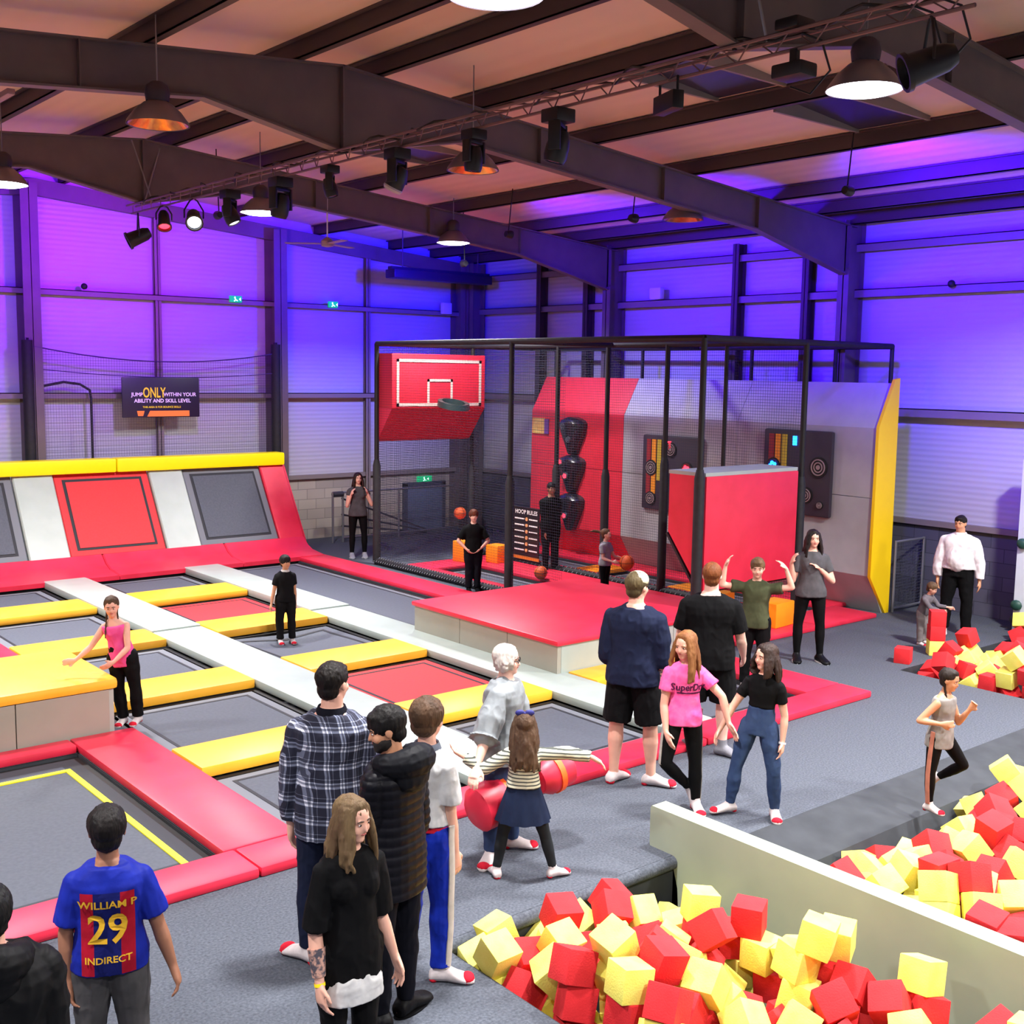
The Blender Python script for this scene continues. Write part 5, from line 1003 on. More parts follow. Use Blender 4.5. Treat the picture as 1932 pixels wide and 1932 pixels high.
def decal(S, txt, size, x, z, m, nm, sx=1., back=True, bold=True, off_=.006):
    """print following the cloth"""
    me = S.shirt.data; bv = BVHTree.FromPolygons([v.co for v in me.vertices], [list(p.vertices) for p in me.polygons])
    if isinstance(txt, str): vs, fs = text_mesh(txt, size, bold)
    else: vs, fs = txt
    o_ = S.neck - S.B; sg = -1 if back else 1; rr_ = S.rt if back else -S.rt; out = []
    for v in vs:
        p = o_ + rr_ * (x + v.x * sx) + S.sp * (z + v.y) + S.fw * sg * .6; hit = bv.ray_cast(p, -S.fw * sg)
        out.append((hit[0] if hit[0] else p - S.fw * sg * (.6 - .07 * S.b)) + S.fw * sg * off_ + S.B)
    MB().add(out, fs).obj(nm, m, S.shirt, smooth=0)
def grid_shape(x0, x1, z0, z1, nx, nz):
    return [V((x0 + (x1 - x0) * i / nx, z0 + (z1 - z0) * j / nz, 0)) for i in range(nx + 1) for j in range(nz + 1)], [(i * (nz + 1) + j, (i + 1) * (nz + 1) + j, (i + 1) * (nz + 1) + j + 1, i * (nz + 1) + j + 1) for i in range(nx) for j in range(nz)]
def band_mat(name, cols, axis, period, widths=None, rough=.85):
    """repeating bands across one garment axis: [(position 0..1, colour)]"""
    m = bpy.data.materials.new(name); m.use_nodes = True; nt = m.node_tree; b = nt.nodes['Principled BSDF']; b.inputs['Roughness'].default_value = rough
    a = nt.nodes.new('ShaderNodeAttribute'); a.attribute_name = 'puv'; sp = nt.nodes.new('ShaderNodeSeparateXYZ'); nt.links.new(a.outputs['Vector'], sp.inputs[0])
    d = nt.nodes.new('ShaderNodeMath'); d.operation = 'DIVIDE'; d.inputs[1].default_value = period; f = nt.nodes.new('ShaderNodeMath'); f.operation = 'FRACT'
    nt.links.new(sp.outputs[axis], d.inputs[0]); nt.links.new(d.outputs[0], f.inputs[0])
    r = nt.nodes.new('ShaderNodeValToRGB'); r.color_ramp.interpolation = 'CONSTANT'
    for i, (p, c) in enumerate(cols):
        e = r.color_ramp.elements[i] if i < 2 else r.color_ramp.elements.new(p); e.position = p; e.color = (*lin(c), 1)
    nt.links.new(f.outputs[0], r.inputs['Fac']); nt.links.new(r.outputs['Color'], b.inputs['Base Color']); return m
def plaid_mat(name):
    m = bpy.data.materials.new(name); m.use_nodes = True; nt = m.node_tree; b = nt.nodes['Principled BSDF']; b.inputs['Roughness'].default_value = .9
    a = nt.nodes.new('ShaderNodeAttribute'); a.attribute_name = 'puv'; sp = nt.nodes.new('ShaderNodeSeparateXYZ'); nt.links.new(a.outputs['Vector'], sp.inputs[0]); rs = []
    for ax_, per in ((0, .105), (2, .115)):
        src = sp.outputs[ax_]
        if ax_ == 0:
            y = nt.nodes.new('ShaderNodeMath'); y.operation = 'ADD'; nt.links.new(sp.outputs[0], y.inputs[0]); nt.links.new(sp.outputs[1], y.inputs[1]); src = y.outputs[0]
        d = nt.nodes.new('ShaderNodeMath'); d.operation = 'DIVIDE'; d.inputs[1].default_value = per; f = nt.nodes.new('ShaderNodeMath'); f.operation = 'FRACT'
        nt.links.new(src, d.inputs[0]); nt.links.new(d.outputs[0], f.inputs[0]); r = nt.nodes.new('ShaderNodeValToRGB'); r.color_ramp.interpolation = 'CONSTANT'
        for i, (p, v) in enumerate(((0, .0), (.34, .75), (.46, .16), (.58, .75), (.66, .0), (.84, .55), (.87, 0.))):
            e = r.color_ramp.elements[i] if i < 2 else r.color_ramp.elements.new(p); e.position = p; e.color = (v, v, v, 1)
        nt.links.new(f.outputs[0], r.inputs['Fac']); rs.append(r)
    ad = nt.nodes.new('ShaderNodeMath'); ad.operation = 'ADD'; nt.links.new(rs[0].outputs['Color'], ad.inputs[0]); nt.links.new(rs[1].outputs['Color'], ad.inputs[1])
    hv = nt.nodes.new('ShaderNodeMath'); hv.operation = 'MULTIPLY'; hv.inputs[1].default_value = .5; nt.links.new(ad.outputs[0], hv.inputs[0])
    r = nt.nodes.new('ShaderNodeValToRGB'); E = r.color_ramp.elements; E[0].position = 0; E[0].color = (*lin((22, 24, 44)), 1); E[1].position = .85; E[1].color = (*lin((235, 238, 250)), 1)
    e = E.new(.4); e.color = (*lin((104, 110, 132)), 1)
    nt.links.new(hv.outputs[0], r.inputs['Fac']); nt.links.new(r.outputs['Color'], b.inputs['Base Color']); return m
def cl(name, rgb, rough=.85, rgb2=None, **k):
    k.setdefault('spec', .12); k.setdefault('bump', .25); k.setdefault('bscale', 18); rgb = tuple(int(x * (.62 if max(rgb) < 45 else 1)) for x in rgb)
    return mat('cloth_' + name, rgb, rough, rgb2 or tuple(int(x * .88) for x in rgb), k.pop('scale', 12), **k)
black_c = cl('black', (18, 18, 22)); navy_c = cl('navy', (26, 32, 54)); white_c = cl('white', (206, 206, 206)); grey_c = cl('grey', (110, 110, 112)); denim = cl('denim', (44, 60, 94), .85, (54, 72, 106), scale=9)
dk = cl('dark_leggings', (14, 14, 17), .7); sock_w = cl('sock_white', (214, 204, 204)); sock_r = cl('sock_red', (206, 34, 54)); shoe_k = cl('shoe_black', (24, 24, 28), .5); sole_w = cl('sole_white', (230, 230, 230), .5)
GS = dict(ty='sock', m=sock_w, tip=sock_r, up=.04)
BR, BL, DB, GI = (62, 44, 34), (176, 140, 98), (34, 26, 24), (150, 84, 44)
# boy in the football shirt (his feet are below the frame)
xy = at(200, 1510, 1.6)
S = person('boy in blue and red football shirt numbered 29 walking on the carpet', xy=(xy.x, xy.y), h=1.6, yaw=176, kid=.55, wide=1.05, skin='brown',
           armR=((.3, -1, .05), (.3, -1, .15)), armL=((-.2, -1, 0), (.05, -1, .1)), legR=((.06, -1, .05), (0, -1, -.1)), legL=((-.06, -1, 0), (0, -1, 0)), face=False,
           hair=dict(st='short', c=(28, 22, 22), v=1.06), shirt=dict(m=cl('football_blue', (24, 40, 150), .6, (20, 32, 128)), sl=.75, hem=-.1, inf=.02, nm='football_shirt', flare=1.06, slw=1.5, amp=.01), legs=dict(ty='loose', m=cl('grey_jog', (76, 74, 76))), feet=GS, curl=.8)
for x0, x1, c in ((-.125, -.065, 'r'), (-.065, .06, 'b'), (.06, .125, 'r')):
    decal(S, grid_shape(x0, x1, -.5, -.09, 6, 22), 0, 0, 0, cl('football_' + c, {'r': (168, 20, 44), 'b': (22, 28, 96)}[c], .6), 'stripe', off_=.004)
gold = cl('gold_print', (226, 176, 50), .5)
decal(S, 'WILLIAM P', .052, 0, -.145, gold, 'lettering', 1.1, off_=.014); decal(S, '29', .2, 0, -.275, gold, 'number', .95, off_=.014); decal(S, 'INDIRECT', .045, 0, -.42, gold, 'lettering', 1.1, off_=.014)
# figure in a black hooded coat at the frame edge
xy = at(-28, 1640, 1.75)
person('person in a black hooded coat beside the boy in the football shirt', xy=(xy.x, xy.y), h=1.7, yaw=180, wide=1.25, skin='fair', face=False, armR=((.08, -1, 0), (.03, -1, .2)),
       hair=dict(st='short', c=(20, 20, 22), v=1.18), shirt=dict(m=cl('coat_black', (24, 24, 26), .6), sl=1.95, hem=-.6, inf=.035, nm='coat', amp=.03, hood=cl('coat_black', (24, 24, 26)), fs=6), legs=dict(ty='loose', m=black_c), feet=dict(ty='shoe', m=shoe_k, sole=sole_w))
# man in the checked shirt
S = person('man in blue and white checked shirt standing with his back turned', foot=(622, 1812), top=1250, yaw=170, head=140, skin='fair', wide=1.12, armR=((.14, -1, -.1), (-.1, -1, -.25)), armL=((-.18, -1, 0), (.02, -1, -.1)), legR=((.03, -1, 0), (.0, -1, 0)), legL=((-.08, -1, 0), (-.03, -1, .05), (-.6, 0, -.6)),
       hair=dict(st='short', c=(30, 24, 22)), face=True, shirt=dict(m=plaid_mat('checked_cloth'), sl=1.9, hem=-.32, inf=.02, nm='checked_shirt', flare=1.05, slw=1.2, collar=cl('collar_navy', (26, 28, 44)), amp=.018), legs=dict(ty='jeans', m=navy_c), feet=GS)
# man in puffer jacket
S = person('bearded man in black padded jacket looking down towards the man in the checked shirt', foot=(742, 1925), top=1336, yaw=-128, head=-80, headtilt=(-.25, 1, 0), skin='tan', wide=.98, armR=((.1, -1, .0), (-.3, -1, -.5)), armL=((-.1, -1, -.15), (.1, -.8, -.7)), legR=((.02, -1, 0), (0, -1, .03), (.4, 0, -.5)), legL=((-.02, -1, 0), (0, -1, 0), (-.3, 0, -.6)),
       hair=dict(st='short', c=(26, 22, 22), brow=(24, 20, 20), v=1.03), beard=(28, 22, 20), shirt=dict(m=cl('puffer', (26, 27, 38), .45), sl=1.95, hem=-.35, inf=.028, nm='padded_jacket', amp=.0, slw=1.1, hood=cl('puffer_hood', (30, 32, 40), .6)), legs=dict(ty='jeans', m=cl('dark_navy', (20, 22, 36))), feet=dict(ty='shoe', m=shoe_k, sole=shoe_k))
for v in S.shirt.data.vertices:      # quilting ridges
    z = (v.co + S.B - S.neck).dot(S.sp); v.co += v.normal * .007 * (abs(math.sin(z * 58)) - .5)
# blonde woman in black
xy = at(658, 1490, 1.68)
S = person('blonde woman in a black top over a white shirt, one forearm tattooed', xy=(xy.x, xy.y), h=1.68, yaw=28, head=48, headtilt=(.08, 1, .05), skin='fair', wide=.86, armR=((-.16, -1, .1), (.1, -1, .25)), armL=((.12, -1, -.05), (.32, -1, -.05)),
       hair=dict(st='long', c=(132, 108, 74), c2=(82, 62, 44), len=1.25, brow=(60, 44, 34)), shirt=dict(m=black_c, sl=.95, hem=-.3, inf=.018, nm='top', flare=1.04, bust=True, under=white_c, slw=1.4), legs=dict(ty='jeans', m=dk), feet=GS, curl=.7)
q = S.sh['R']; MB().tube([q.e.lerp(q.w, .3), q.e.lerp(q.w, .85)], [.0265 * S.b, .0195 * S.b], 14).obj('tattoo', mat('tattoo_ink', (70, 66, 76), .6, (190, 146, 130), 45, contrast=.15), S.body)
MB().lathe(q.w, [(.027, -.008), (.027, .008)], 16, (S.rt, q.hd.cross(S.rt), q.hd)).obj('wristband', mat('yellow_band', (250, 220, 20), .5), S.body)
# boy in white polo
S = person('boy in white polo shirt and blue trousers with a white side panel, looking away', foot=(832, 1850), support='R', top=1318, yaw=142, head=150, skin='fair', kid=.35, wide=.92, lean=(.0, 1, .02), armR=((.1, -1, -.05), (.12, -1, -.12)), armL=((-.12, -1, .1), (.3, -.8, -.4)), legR=((.06, -1, 0), (.0, -1, .12), (.95, 0, .1)), legL=((-.05, -1, -.0), (-.08, -1, -.32), (-.3, 0, -.8)),
       hair=dict(st='short', c=(104, 76, 54), v=1.1, fringe=1), face=True, shirt=dict(m=white_c, sl=.7, hem=.16, inf=.022, nm='polo_shirt', slw=1.4, collar=cl('collar_grey', (110, 116, 130)), amp=.016), legs=dict(ty='loose', m=cl('royal_blue', (22, 48, 170), .6, (16, 36, 140)), stripe=cl('stripe_cream', (190, 184, 176)), end=.93), feet=GS)
MB().lathe(S.pel + S.sp * .028 * S.b, [(.092 * S.b + .012, 0), (.092 * S.b + .012, .03)], 24, (S.rt, S.fw * .75, S.sp)).obj('waistband', sock_r, S.body)
# grandmother
S = person('woman with short white hair and glasses in a loose grey top holding red pads', foot=(925, 1625), support='R', top=1218, yaw=70, head=78, skin='pale', wide=1.05, lean=(.03, 1, 0), armR=((-.3, -1, .35), (-.25, -.75, .6)), armL=((.25, -1, .1), (-.4, -.8, .5)), legR=((-.1, -1, 0), (-.02, -1, 0), (-.3, 0, .9)), legL=((.1, -1, 0), (.06, -1, -.2), (.8, 0, 0)),
       hair=dict(st='bob', c=(228, 220, 214), c2=(190, 178, 170), v=1.05), glasses=True, shirt=dict(m=cl('soft_grey', (140, 146, 150)), sl=1.15, hem=-.2, inf=.03, nm='loose_top', flare=1.12, bust=True, slw=2.2, amp=.02), legs=dict(ty='jeans', m=denim, denim=1), feet=GS)
# little girl
S = person('little girl in striped top and navy skirt with arms spread wide', foot=(990, 1655), top=1342, yaw=182, skin='fair', kid=1., wide=.95, armR=((1, .1, .1), (1, -.12, .15), (.9, -.5, .1)), armL=((-.75, -.45, .1), (-.9, .5, -.1)), legR=((.33, -1, 0), (.25, -1, 0), (.8, 0, -.5)), legL=((-.28, -1, 0), (-.15, -1, 0), (-.3, 0, -.9)),
       hair=dict(st='long', c=(104, 78, 58), c2=(66, 48, 36), len=1.5, bow=(30, 34, 110)), face=True, shirt=dict(m=band_mat('striped_cloth', [(0, (200, 200, 176)), (.62, (70, 74, 70))], 2, .026), sl=1.9, hem=.2, inf=.022, nm='striped_top'),
       legs=dict(ty='skirt', m=cl('charcoal_legs', (38, 42, 46)), skirt=cl('skirt_navy', (24, 34, 58))), feet=GS)
# red jousting bolsters
t = thing('jousting_baton', 'red padded jousting baton with orange bands held behind the little girl', 'padded baton', at(960, 1560, .55)); o_ = V(t['_o'])
c0, c1 = V((5.0, 6.35, .62)), V((5.95, 6.75, .62))
a0 = V((0, 0, CAM_H)) + ray(918, 1520) * (8.85 / ray(918, 1520).length); a1 = V((0, 0, CAM_H)) + ray(1050, 1452) * (9.2 / ray(1050, 1452).length)
d = (a1 - a0).normalized(); Lh = (a1 - a0).length
MB().tube([a0 - d * .12, a0 - d * .08, a0 + d * .12, a0 + d * .2], [.12, .17, .175, .12], 20, ends=False).obj('padded_end', red_vinyl, t); MB().tube([a1 - d * .2, a1 - d * .12, a1 + d * .08, a1 + d * .12], [.11, .155, .15, .1], 20).obj('padded_end', red_vinyl, t)
MB().tube([a0, a1], .03, 10).obj('shaft', red_vinyl, t)
for p in (a0 + d * .14, a1 - d * .05): MB().tube([p - d * .025, p + d * .025], .166, 20).obj('orange_band', mat('bright_orange', (255, 100, 30), .5), t)
# navy sweatshirt
S = person('fair-haired man in navy sweatshirt and black shorts, facing away', foot=(1192, 1478), top=1080, yaw=160, head=140, skin='fair', wide=1.15, armR=((.12, -1, 0), (.0, -1, -.1), (-.1, -1, 0)), armL=((-.12, -1, .05), (.3, -.9, -.4)), legR=((.13, -1, 0), (.04, -1, -.02), (.85, 0, .1)), legL=((-.1, -1, 0), (-.03, -1, .05), (.4, 0, -.6)),
       hair=dict(st='short', c=(110, 94, 62), v=1.02, cap=(206, 200, 168)), shirt=dict(m=cl('navy_sweat', (26, 32, 56)), sl=1.25, hem=-.15, inf=.028, nm='sweatshirt', slw=1.4, amp=.02), legs=dict(ty='shorts', m=black_c, cut=.92), feet=dict(ty='sock', m=sock_w, tip=sock_r, up=0), curl=.9)
q = S.sh['R']; MB().tube([q.e.lerp(q.w, .3), q.e.lerp(q.w, .9)], [.0285 * S.b, .0195 * S.b], 14).obj('tattoo', MATS['tattoo_ink'], S.body)
# black T-shirt, ginger
S = person('man in black T-shirt with short ginger hair, facing away', foot=(1362, 1425), support='R', top=1062, yaw=178, head=175, skin='pale', wide=1.2, armR=((.25, -1, -.1), (.1, -.7, -.7)), armL=((-.2, -1, -.1), (.0, -.7, -.7)), legR=((.1, -1, -.1), (.02, -1, .0), (.7, 0, .3)), legL=((-.08, -1, -.05), (-.06, -1, -.2), (-.4, 0, -.8)),
       hair=dict(st='short', c=GI), face=False, shirt=dict(m=black_c, sl=.75, hem=-.2, inf=.022, nm='tshirt', slw=1.4), legs=dict(ty='shorts', m=black_c, cut=1 - .05), feet=dict(ty='sock', m=cl('sock_grey', (130, 130, 138)), up=.05))
# pink girl
S = person('girl in pink T-shirt reaching a hand towards the girl in jeans', foot=(1312, 1528), support='L', top=1193, yaw=22, head=-30, headtilt=(-.02, 1, .12), skin='fair', kid=.45, wide=.95, lean=(.02, 1, 0), armL=((.75, -.75, .15), (.28, -1, .2), (.55, -.8, .3)), armR=((-.15, -1, .1), (.12, -.9, .35), (.35, -.8, .35)), legL=((.1, -1, .05), (.05, -1, -.05), (.3, 0, .9)), legR=((-.15, -1, .2), (.6, -.75, -.5), (.2, -.6, .4)),
       hair=dict(st='long', c=(164, 112, 66), c2=(110, 66, 36), len=1.45, brow=(150, 110, 80)), shirt=dict(m=cl('hot_pink', (240, 80, 150), .8, (246, 110, 170)), sl=.55, hem=-.1, inf=.018, nm='tshirt', slw=1.3, amp=.016), legs=dict(ty='leggings', m=dk, stripe=cl('stripe_grey', (170, 166, 160))), feet=GS, curl=.25)
decal(S, grid_shape(-.1, .11, -.225, -.213, 8, 1), 0, 0, 0, cl('purple_print', (80, 24, 70), .6), 'underline', back=False)
decal(S, 'SuperDry', .085, 0.0, -.17, cl('purple_print', (80, 24, 70), .6), 'lettering', .9, back=False)
# girl in jeans
S = person('girl in short black top and blue jeans with long wavy hair', foot=(1418, 1538), top=1215, yaw=-12, head=-50, skin='fair', kid=.4, wide=.88, lean=(.08, 1, 0), armL=((.22, -1, -.02), (-.05, -1, .2)), armR=((-.5, -.85, .1), (-.45, -.9, .1)), legL=((.16, -1, .12), (.06, -1, -.18), (.15, 0, .9)), legR=((-.28, -1, .1), (-.12, -1, -.05), (-.8, 0, .4)),
       hair=dict(st='wavy', c=(66, 46, 38), c2=(34, 24, 22), len=.95), shirt=dict(m=black_c, sl=.55, hem=.42, inf=.01, nm='crop_top'), legs=dict(ty='jeans', m=denim, denim=1, waist=.42), feet=GS, curl=.6)
q = S.sh['L']; MB().lathe(q.w, [(.03, -.008), (.031, .008)], 14, (S.rt, q.hd.cross(S.rt), q.hd)).obj('wristband', white_c, S.body)
# boy arms up
S = person('boy in olive T-shirt raising both arms in front of the low red backboard', foot=(1420, 1300), top=1054, yaw=-5, head=0, headtilt=(0, 1, .15), skin='fair', kid=.4, wide=.95, armR=((-.9, .1, .2), (.15, 1, .05), (.35, .9, 0)), armL=((.95, .15, .2), (-.35, 1, .05), (-.7, .8, 0)), legR=((-.05, -1, 0), (0, -1, 0)), legL=((.05, -1, 0), (0, -1, 0)),
       hair=dict(st='short', c=(138, 104, 72)), shirt=dict(m=cl('olive', (70, 74, 52)), sl=.6, hem=-.15, inf=.022, nm='tshirt', slw=1.5), legs=dict(ty='loose', m=black_c), feet=GS, curl=.4)
# woman with camera near the wall
S = person('woman in grey blouse with long dark hair, standing beside the target wall', foot=(1524, 1247), top=1000, yaw=10, head=18, skin='fair', wide=.98, armR=((-.25, -1, .1), (-.1, 1, .35), (.3, .9, .2)), armL=((.35, -.9, .1), (-.75, .75, .4), (-.8, .6, .2)), legR=((-.12, -1, 0), (-.0, -1, 0), (.1, 0, 1)), legL=((.1, -1, 0), (.04, -1, 0), (.5, 0, .8)),
       hair=dict(st='long', c=(40, 28, 26), len=1.3), shirt=dict(m=cl('grey_blouse', (84, 82, 86)), sl=.6, hem=-.1, inf=.02, nm='blouse', bust=True, flare=1.08), legs=dict(ty='leggings', m=dk), feet=dict(ty='shoe', m=shoe_k, sole=sole_w))
# man in white shirt
S = person('man in white shirt and black trousers standing by the blockwork behind the back foam pit', foot=(1800, 1196), top=973, yaw=-12, head=-22, headtilt=(-.05, 1, .05), skin='tan', wide=1.2, armR=((-.28, -1, .0), (.0, -1, .05)), armL=((.28, -1, .0), (.05, -1, .1)), legR=((-.12, -1, 0), (-.03, -1, 0), (.0, 0, 1)), legL=((.1, -1, 0), (.02, -1, -.05), (.2, 0, 1)),
       hair=dict(st='short', c=(34, 26, 24), v=.97), shirt=dict(m=cl('shirt_white', (236, 230, 236), .7), sl=1.88, hem=.1, inf=.03, nm='dress_shirt', belly=1, slw=1.2, collar=cl('shirt_white', (236, 230, 236)), amp=.02), legs=dict(ty='loose', m=black_c, waist=.25), feet=dict(ty='sock', m=sock_w, up=.0))
# toddler
S = person('toddler in grey bending over the stack of foam cubes', foot=(1738, 1216), h=.95, yaw=60, lean=(.25, 1, .3), head=70, headtilt=(.25, .8, .2), skin='fair', kid=1.4, armR=((.5, -.6, .4), (.9, -.1, .1)), armL=((.5, -.6, .1), (.9, -.1, -.1)), hair=dict(st='short', c=(120, 90, 66)), shirt=dict(m=cl('toddler_grey', (104, 98, 104)), sl=1.8, hem=-.1, inf=.014, nm='jumper'), legs=dict(ty='loose', m=cl('toddler_trousers', (126, 118, 118))), feet=GS)
# runner
S = person('girl in grey vest and black leggings striding along the pit edge', foot=(1752, 1530), support='R', top=1264, yaw=62, head=68, headtilt=(.18, 1, .08), skin='tan', kid=.5, wide=.95, lean=(.06, 1, .0), armR=((-.75, -.85, .15), (1, .02, .25), (1, .1, .1)), armL=((.35, -1, -.1), (.4, .7, .3)), legR=((-.1, -1, .1), (.02, -1, -.05), (.8, 0, .5)), legL=((.55, -.8, -.1), (-.75, -.6, -.3), (-.2, -1, 0)),
       hair=dict(st='braids', c=(50, 38, 32)), shirt=dict(m=cl('vest_grey', (146, 142, 138)), sl=0, hem=-.22, inf=.014, nm='vest', flare=1.1, neck=.95), legs=dict(ty='leggings', m=dk, stripe=cl('stripe_pink', (196, 130, 112))), feet=GS, curl=1.4)
# hoop lane boy
S = person('ginger boy in black tracksuit with grey shoulder stripes in the hoop lane', foot=(892, 1116), top=962, yaw=8, skin='fair', kid=.4, wide=1.0, armR=((-.5, -.8, .1), (.75, -.7, .3)), armL=((.5, -.8, .1), (-.75, -.7, .3)), hair=dict(st='short', c=(126, 60, 34), fringe=1, v=1.08), shirt=dict(m=black_c, sl=.8, hem=-.15, inf=.022, nm='sports_top', slw=1.4), legs=dict(ty='loose', m=cl('dark_navy', (20, 22, 36))), feet=dict(ty='sock', m=black_c), z0=.0)
for k in 'RL':
    q = S.sh[k]; MB().tube([S.neck.lerp(q.s, .5) + S.sp * .03, q.s + S.sp * .02 + (q.s - S.neck).normalized() * .035, q.s.lerp(q.e, .5) + (q.s - S.neck).normalized() * .045], .014, 6).obj('shoulder_stripe', cl('pale_stripe', (170, 176, 186)), S.shirt)
def ball(p, r, lab):
    t = MB().ell(p, (r, r, r), n=24, m=14).obj('basketball', mat('basketball_orange', (226, 96, 34), .6, (206, 84, 30), 30), None, p)
    tag(t, lab, 'ball'); q = MB()
    for ax_ in ((V((1, 0, 0)), V((0, 1, 0))), (V((1, 0, 0)), V((0, 0, 1))), (V((0, 1, 0)), V((0, 0, 1)))): q.tube([V(p) + (ax_[0] * math.cos(a) + ax_[1] * math.sin(a)) * r for a in [2 * PI * j / 24 for j in range(25)]], .004, 4)
    q.obj('seam', blackm, t)
pt = lambda px, py, X: V((0, 0, CAM_H)) + ray(px, py) * (X / ray(px, py).x)
ball(V((13.25, 15.05, .19)), .12, 'orange basketball resting at the edge of the red-topped block in the hoop lane')
ball(pt(868, 968, 13.4), .12, 'orange basketball in mid-air beside the ginger boy')
S = person('girl in grey T-shirt holding an orange basketball below the target wall', foot=(1140, 1130), h=1.2, yaw=60, head=70, skin='fair', kid=.8, armR=((.1, -.9, .2), (.9, -.2, .3)), armL=((.4, -.8, .1), (.9, -.2, .1)), hair=dict(st='pony', c=(120, 84, 60), dir=(-1, .1, 0)), shirt=dict(m=cl('tee_grey', (150, 148, 156)), sl=.6, hem=-.1, inf=.016, nm='tshirt'), legs=dict(ty='leggings', m=black_c), feet=dict(ty='sock', m=sock_w), z0=-.02)
q = S.sh['R']; ball((S.sh['R'].w + S.sh['L'].w) / 2 + (q.w - q.e).normalized() * .15, .125, 'orange basketball held by the girl below the target wall')
S = person('dark dressed person standing behind the rules board', foot=(1037, 1080), h=1.72, yaw=20, skin='brown', wide=1.05, face=True, hair=dict(st='short', c=(24, 20, 22)), shirt=dict(m=black_c, sl=1.9, hem=-.15, inf=.02, nm='jumper'), legs=dict(ty='jeans', m=black_c), feet=dict(ty='shoe', m=shoe_k))
# back left woman
S = person('woman in grey vest lifting both hands to her face beside the railing', foot=(676, 1052), top=892, yaw=5, head=10, skin='fair', wide=.95, armR=((-.2, -1, .2), (.35, 1, .3)), armL=((.45, -1, .2), (-.35, 1, .2)), legR=((-.05, -1, 0), (-.02, -1, 0)), legL=((.08, -1, 0), (.02, -1, 0)),
       hair=dict(st='long', c=(60, 36, 32), len=1.2), shirt=dict(m=cl('vest_dark', (76, 72, 76)), sl=.3, hem=-.12, inf=.018, nm='vest', flare=1.08, bust=True), legs=dict(ty='leggings', m=dk), feet=dict(ty='shoe', m=cl('shoe_grey', (150, 150, 160)), sole=sole_w))
# boy on the trampoline
S = person('boy in black T-shirt and trousers standing on the sagging trampoline', foot=(540, 1213), top=1048, z0=-.15, yaw=12, head=30, skin='tan', kid=.6, wide=.95, armR=((-.25, -1, .1), (-.2, -1, .15)), armL=((.1, -1, -.1), (.05, -1, 0)), legR=((-.05, -1, 0), (0, -1, 0)), legL=((.06, -1, 0), (.03, -1, 0)),
       hair=dict(st='short', c=(30, 24, 22), v=1.08), shirt=dict(m=cl('black_tee', (30, 29, 33)), sl=.6, hem=-.15, inf=.016, nm='tshirt', collar=white_c), legs=dict(ty='loose', m=cl('charcoal_trousers', (36, 33, 36))), feet=GS)
# pink vest girl
S = person('girl in pink vest and black leggings leaning on the orange-topped block', foot=(247, 1366), top=1127, yaw=-25, head=-5, headtilt=(-.05, 1, .15), skin='fair', kid=.5, wide=.95, lean=(-.2, 1, .1), armR=((-.55, -.8, .1), (-.75, -.6, .2), (-1, -.1, .1)), armL=((.05, -1, .3), (-.75, -.65, .35), (-.8, -.4, .2)), legR=((.05, -1, 0), (.12, -1, 0)), legL=((.16, -1, .02), (.06, -1, 0)),
       hair=dict(st='braids', c=(108, 80, 58)), shirt=dict(m=cl('vest_pink', (228, 92, 160), .8, (214, 76, 146)), sl=0, hem=-.2, inf=.012, nm='vest', neck=.9), legs=dict(ty='loose', m=dk), feet=GS, curl=.3, z0=.05)

p_ = at(1838, 1592, .0)
S = person('person in grey top and dark trousers lying back among the foam cubes beyond the divider', xy=(p_.x, p_.y), h=1.25, z0=-.02, yaw=70, lean=(1, -.05, -.35), head=0, headtilt=(1, -.1, -.2), face=False, kid=.5, skin='fair', armR=((.6, -.5, .5), (.8, -.5, 0)), armL=((.7, -.5, -.3), (.8, -.5, 0)),
       legR=((-.9, -.4, .3), (-.8, -.9, 0)), legL=((-.9, -.45, -.1), (-.8, -.9, 0)), hair=dict(st='short', c=(70, 52, 40)), shirt=dict(m=cl('pale_grey_top', (170, 176, 184)), sl=.6, hem=-.05, inf=.016, nm='tshirt'), legs=dict(ty='jeans', m=cl('slate_trousers', (52, 56, 66))), feet=GS)
for o in [S.body] : o.location.z -= (S.pel.z - .13)
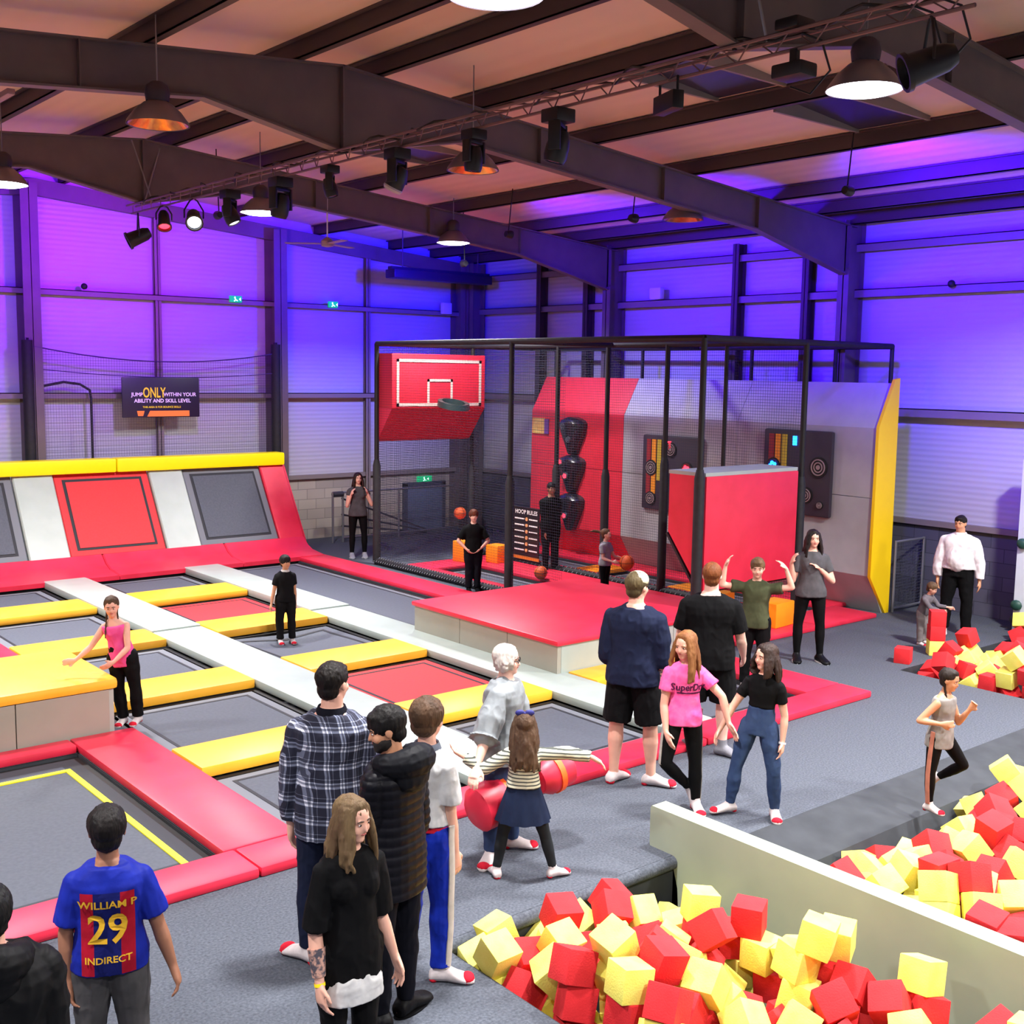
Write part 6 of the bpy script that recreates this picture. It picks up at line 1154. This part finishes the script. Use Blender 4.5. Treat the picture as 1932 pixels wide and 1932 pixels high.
# --------------------------------------------------------------- lighting
def spot(loc, aim, col, energy, size, blend=1., rad=.15):
    ld = bpy.data.lights.new('stage_spot', 'SPOT'); ld.energy = energy; ld.color = lin(col); ld.spot_size = math.radians(size); ld.spot_blend = blend; ld.shadow_soft_size = rad
    o = bpy.data.objects.new('stage_spot', ld); COL.objects.link(o); o.location = loc; o.rotation_euler = (V(aim) - V(loc)).to_track_quat('-Z', 'Y').to_euler(); return o
VI, BLU, MIX = (130, 0, 255), (40, 0, 255), (62, 0, 255)
def flood(loc, aim, col, energy, size, lab, blend=1.):
    t = thing('flood_lamp', lab, 'stage lamp', loc); c_ = V(loc); d = (V(aim) - c_).normalized(); sx = d.cross(UP).normalized(); ax = (sx, d.cross(sx), d)
    MB().lathe(c_ - d * .03, [(.001, -.1), (.05, -.1), (.07, -.02), (.07, .02), (.06, .02), (.001, .01)], 12, ax).obj('can', gl_b, t)
    MB().tube([c_ - d * .08, (c_.x, c_.y, roof_z(c_.x) - .01)], .01, 5).obj('bracket', gl_b, t)
    spot(c_ + d * .03, aim, col, energy, size, blend)
GF = 'fixed to the far roof beam, lighting the gable'
flood((4.8, 17.35, 6.1), (4.4, 22, 6.0), (96, 0, 255), 1500, 110, 'black flood lamp on the far roof beam above the sloping wall')
flood((8.3, 17.35, 6.1), (8.6, 22, 6.1), (138, 0, 255), 2000, 110, 'black flood lamp on the far roof beam near the end of the truss')
flood((13.2, 17.35, 5.7), (14., 22, 6.1), (20, 0, 255), 2500, 112, 'black flood lamp on the far roof beam above the railing')
flood((12.6, 15.2, 6.0), (17, 15., 5.9), MIX, 1700, 110, 'small black flood lamp under the roof above the cage netting')
flood((12.6, 8.6, 6.0), (17, 8.4, 5.9), MIX, 3300, 116, 'small black flood lamp under the roof before the side wall')
flood((12.6, 12.3, 6.0), (17, 12.2, 5.9), MIX, 1500, 105, 'small black flood lamp under the roof facing the target wall')
spot((7., 10.2, 5.7), (7.85, 22, 6.0), (255, 60, 170), 400, 4, .8, .05)
w = bpy.data.worlds.new('hall'); SC.world = w; w.use_nodes = True
w.node_tree.nodes['Background'].inputs[0].default_value = (.9, .7, .75, 1); w.node_tree.nodes['Background'].inputs[1].default_value = .0
SC.view_settings.view_transform = 'Standard'; SC.view_settings.look = 'None'; SC.view_settings.gamma = 1; SC.view_settings.use_curve_mapping = False
SC.view_settings.exposure = 0.0
c = SC.cycles
c.max_bounces = 5; c.diffuse_bounces = 3; c.glossy_bounces = 2; c.transparent_max_bounces = 10; c.transmission_bounces = 2
c.caustics_reflective = False; c.caustics_refractive = False; c.sample_clamp_indirect = 4; c.use_denoising = True; c.use_adaptive_sampling = True; c.adaptive_threshold = .02
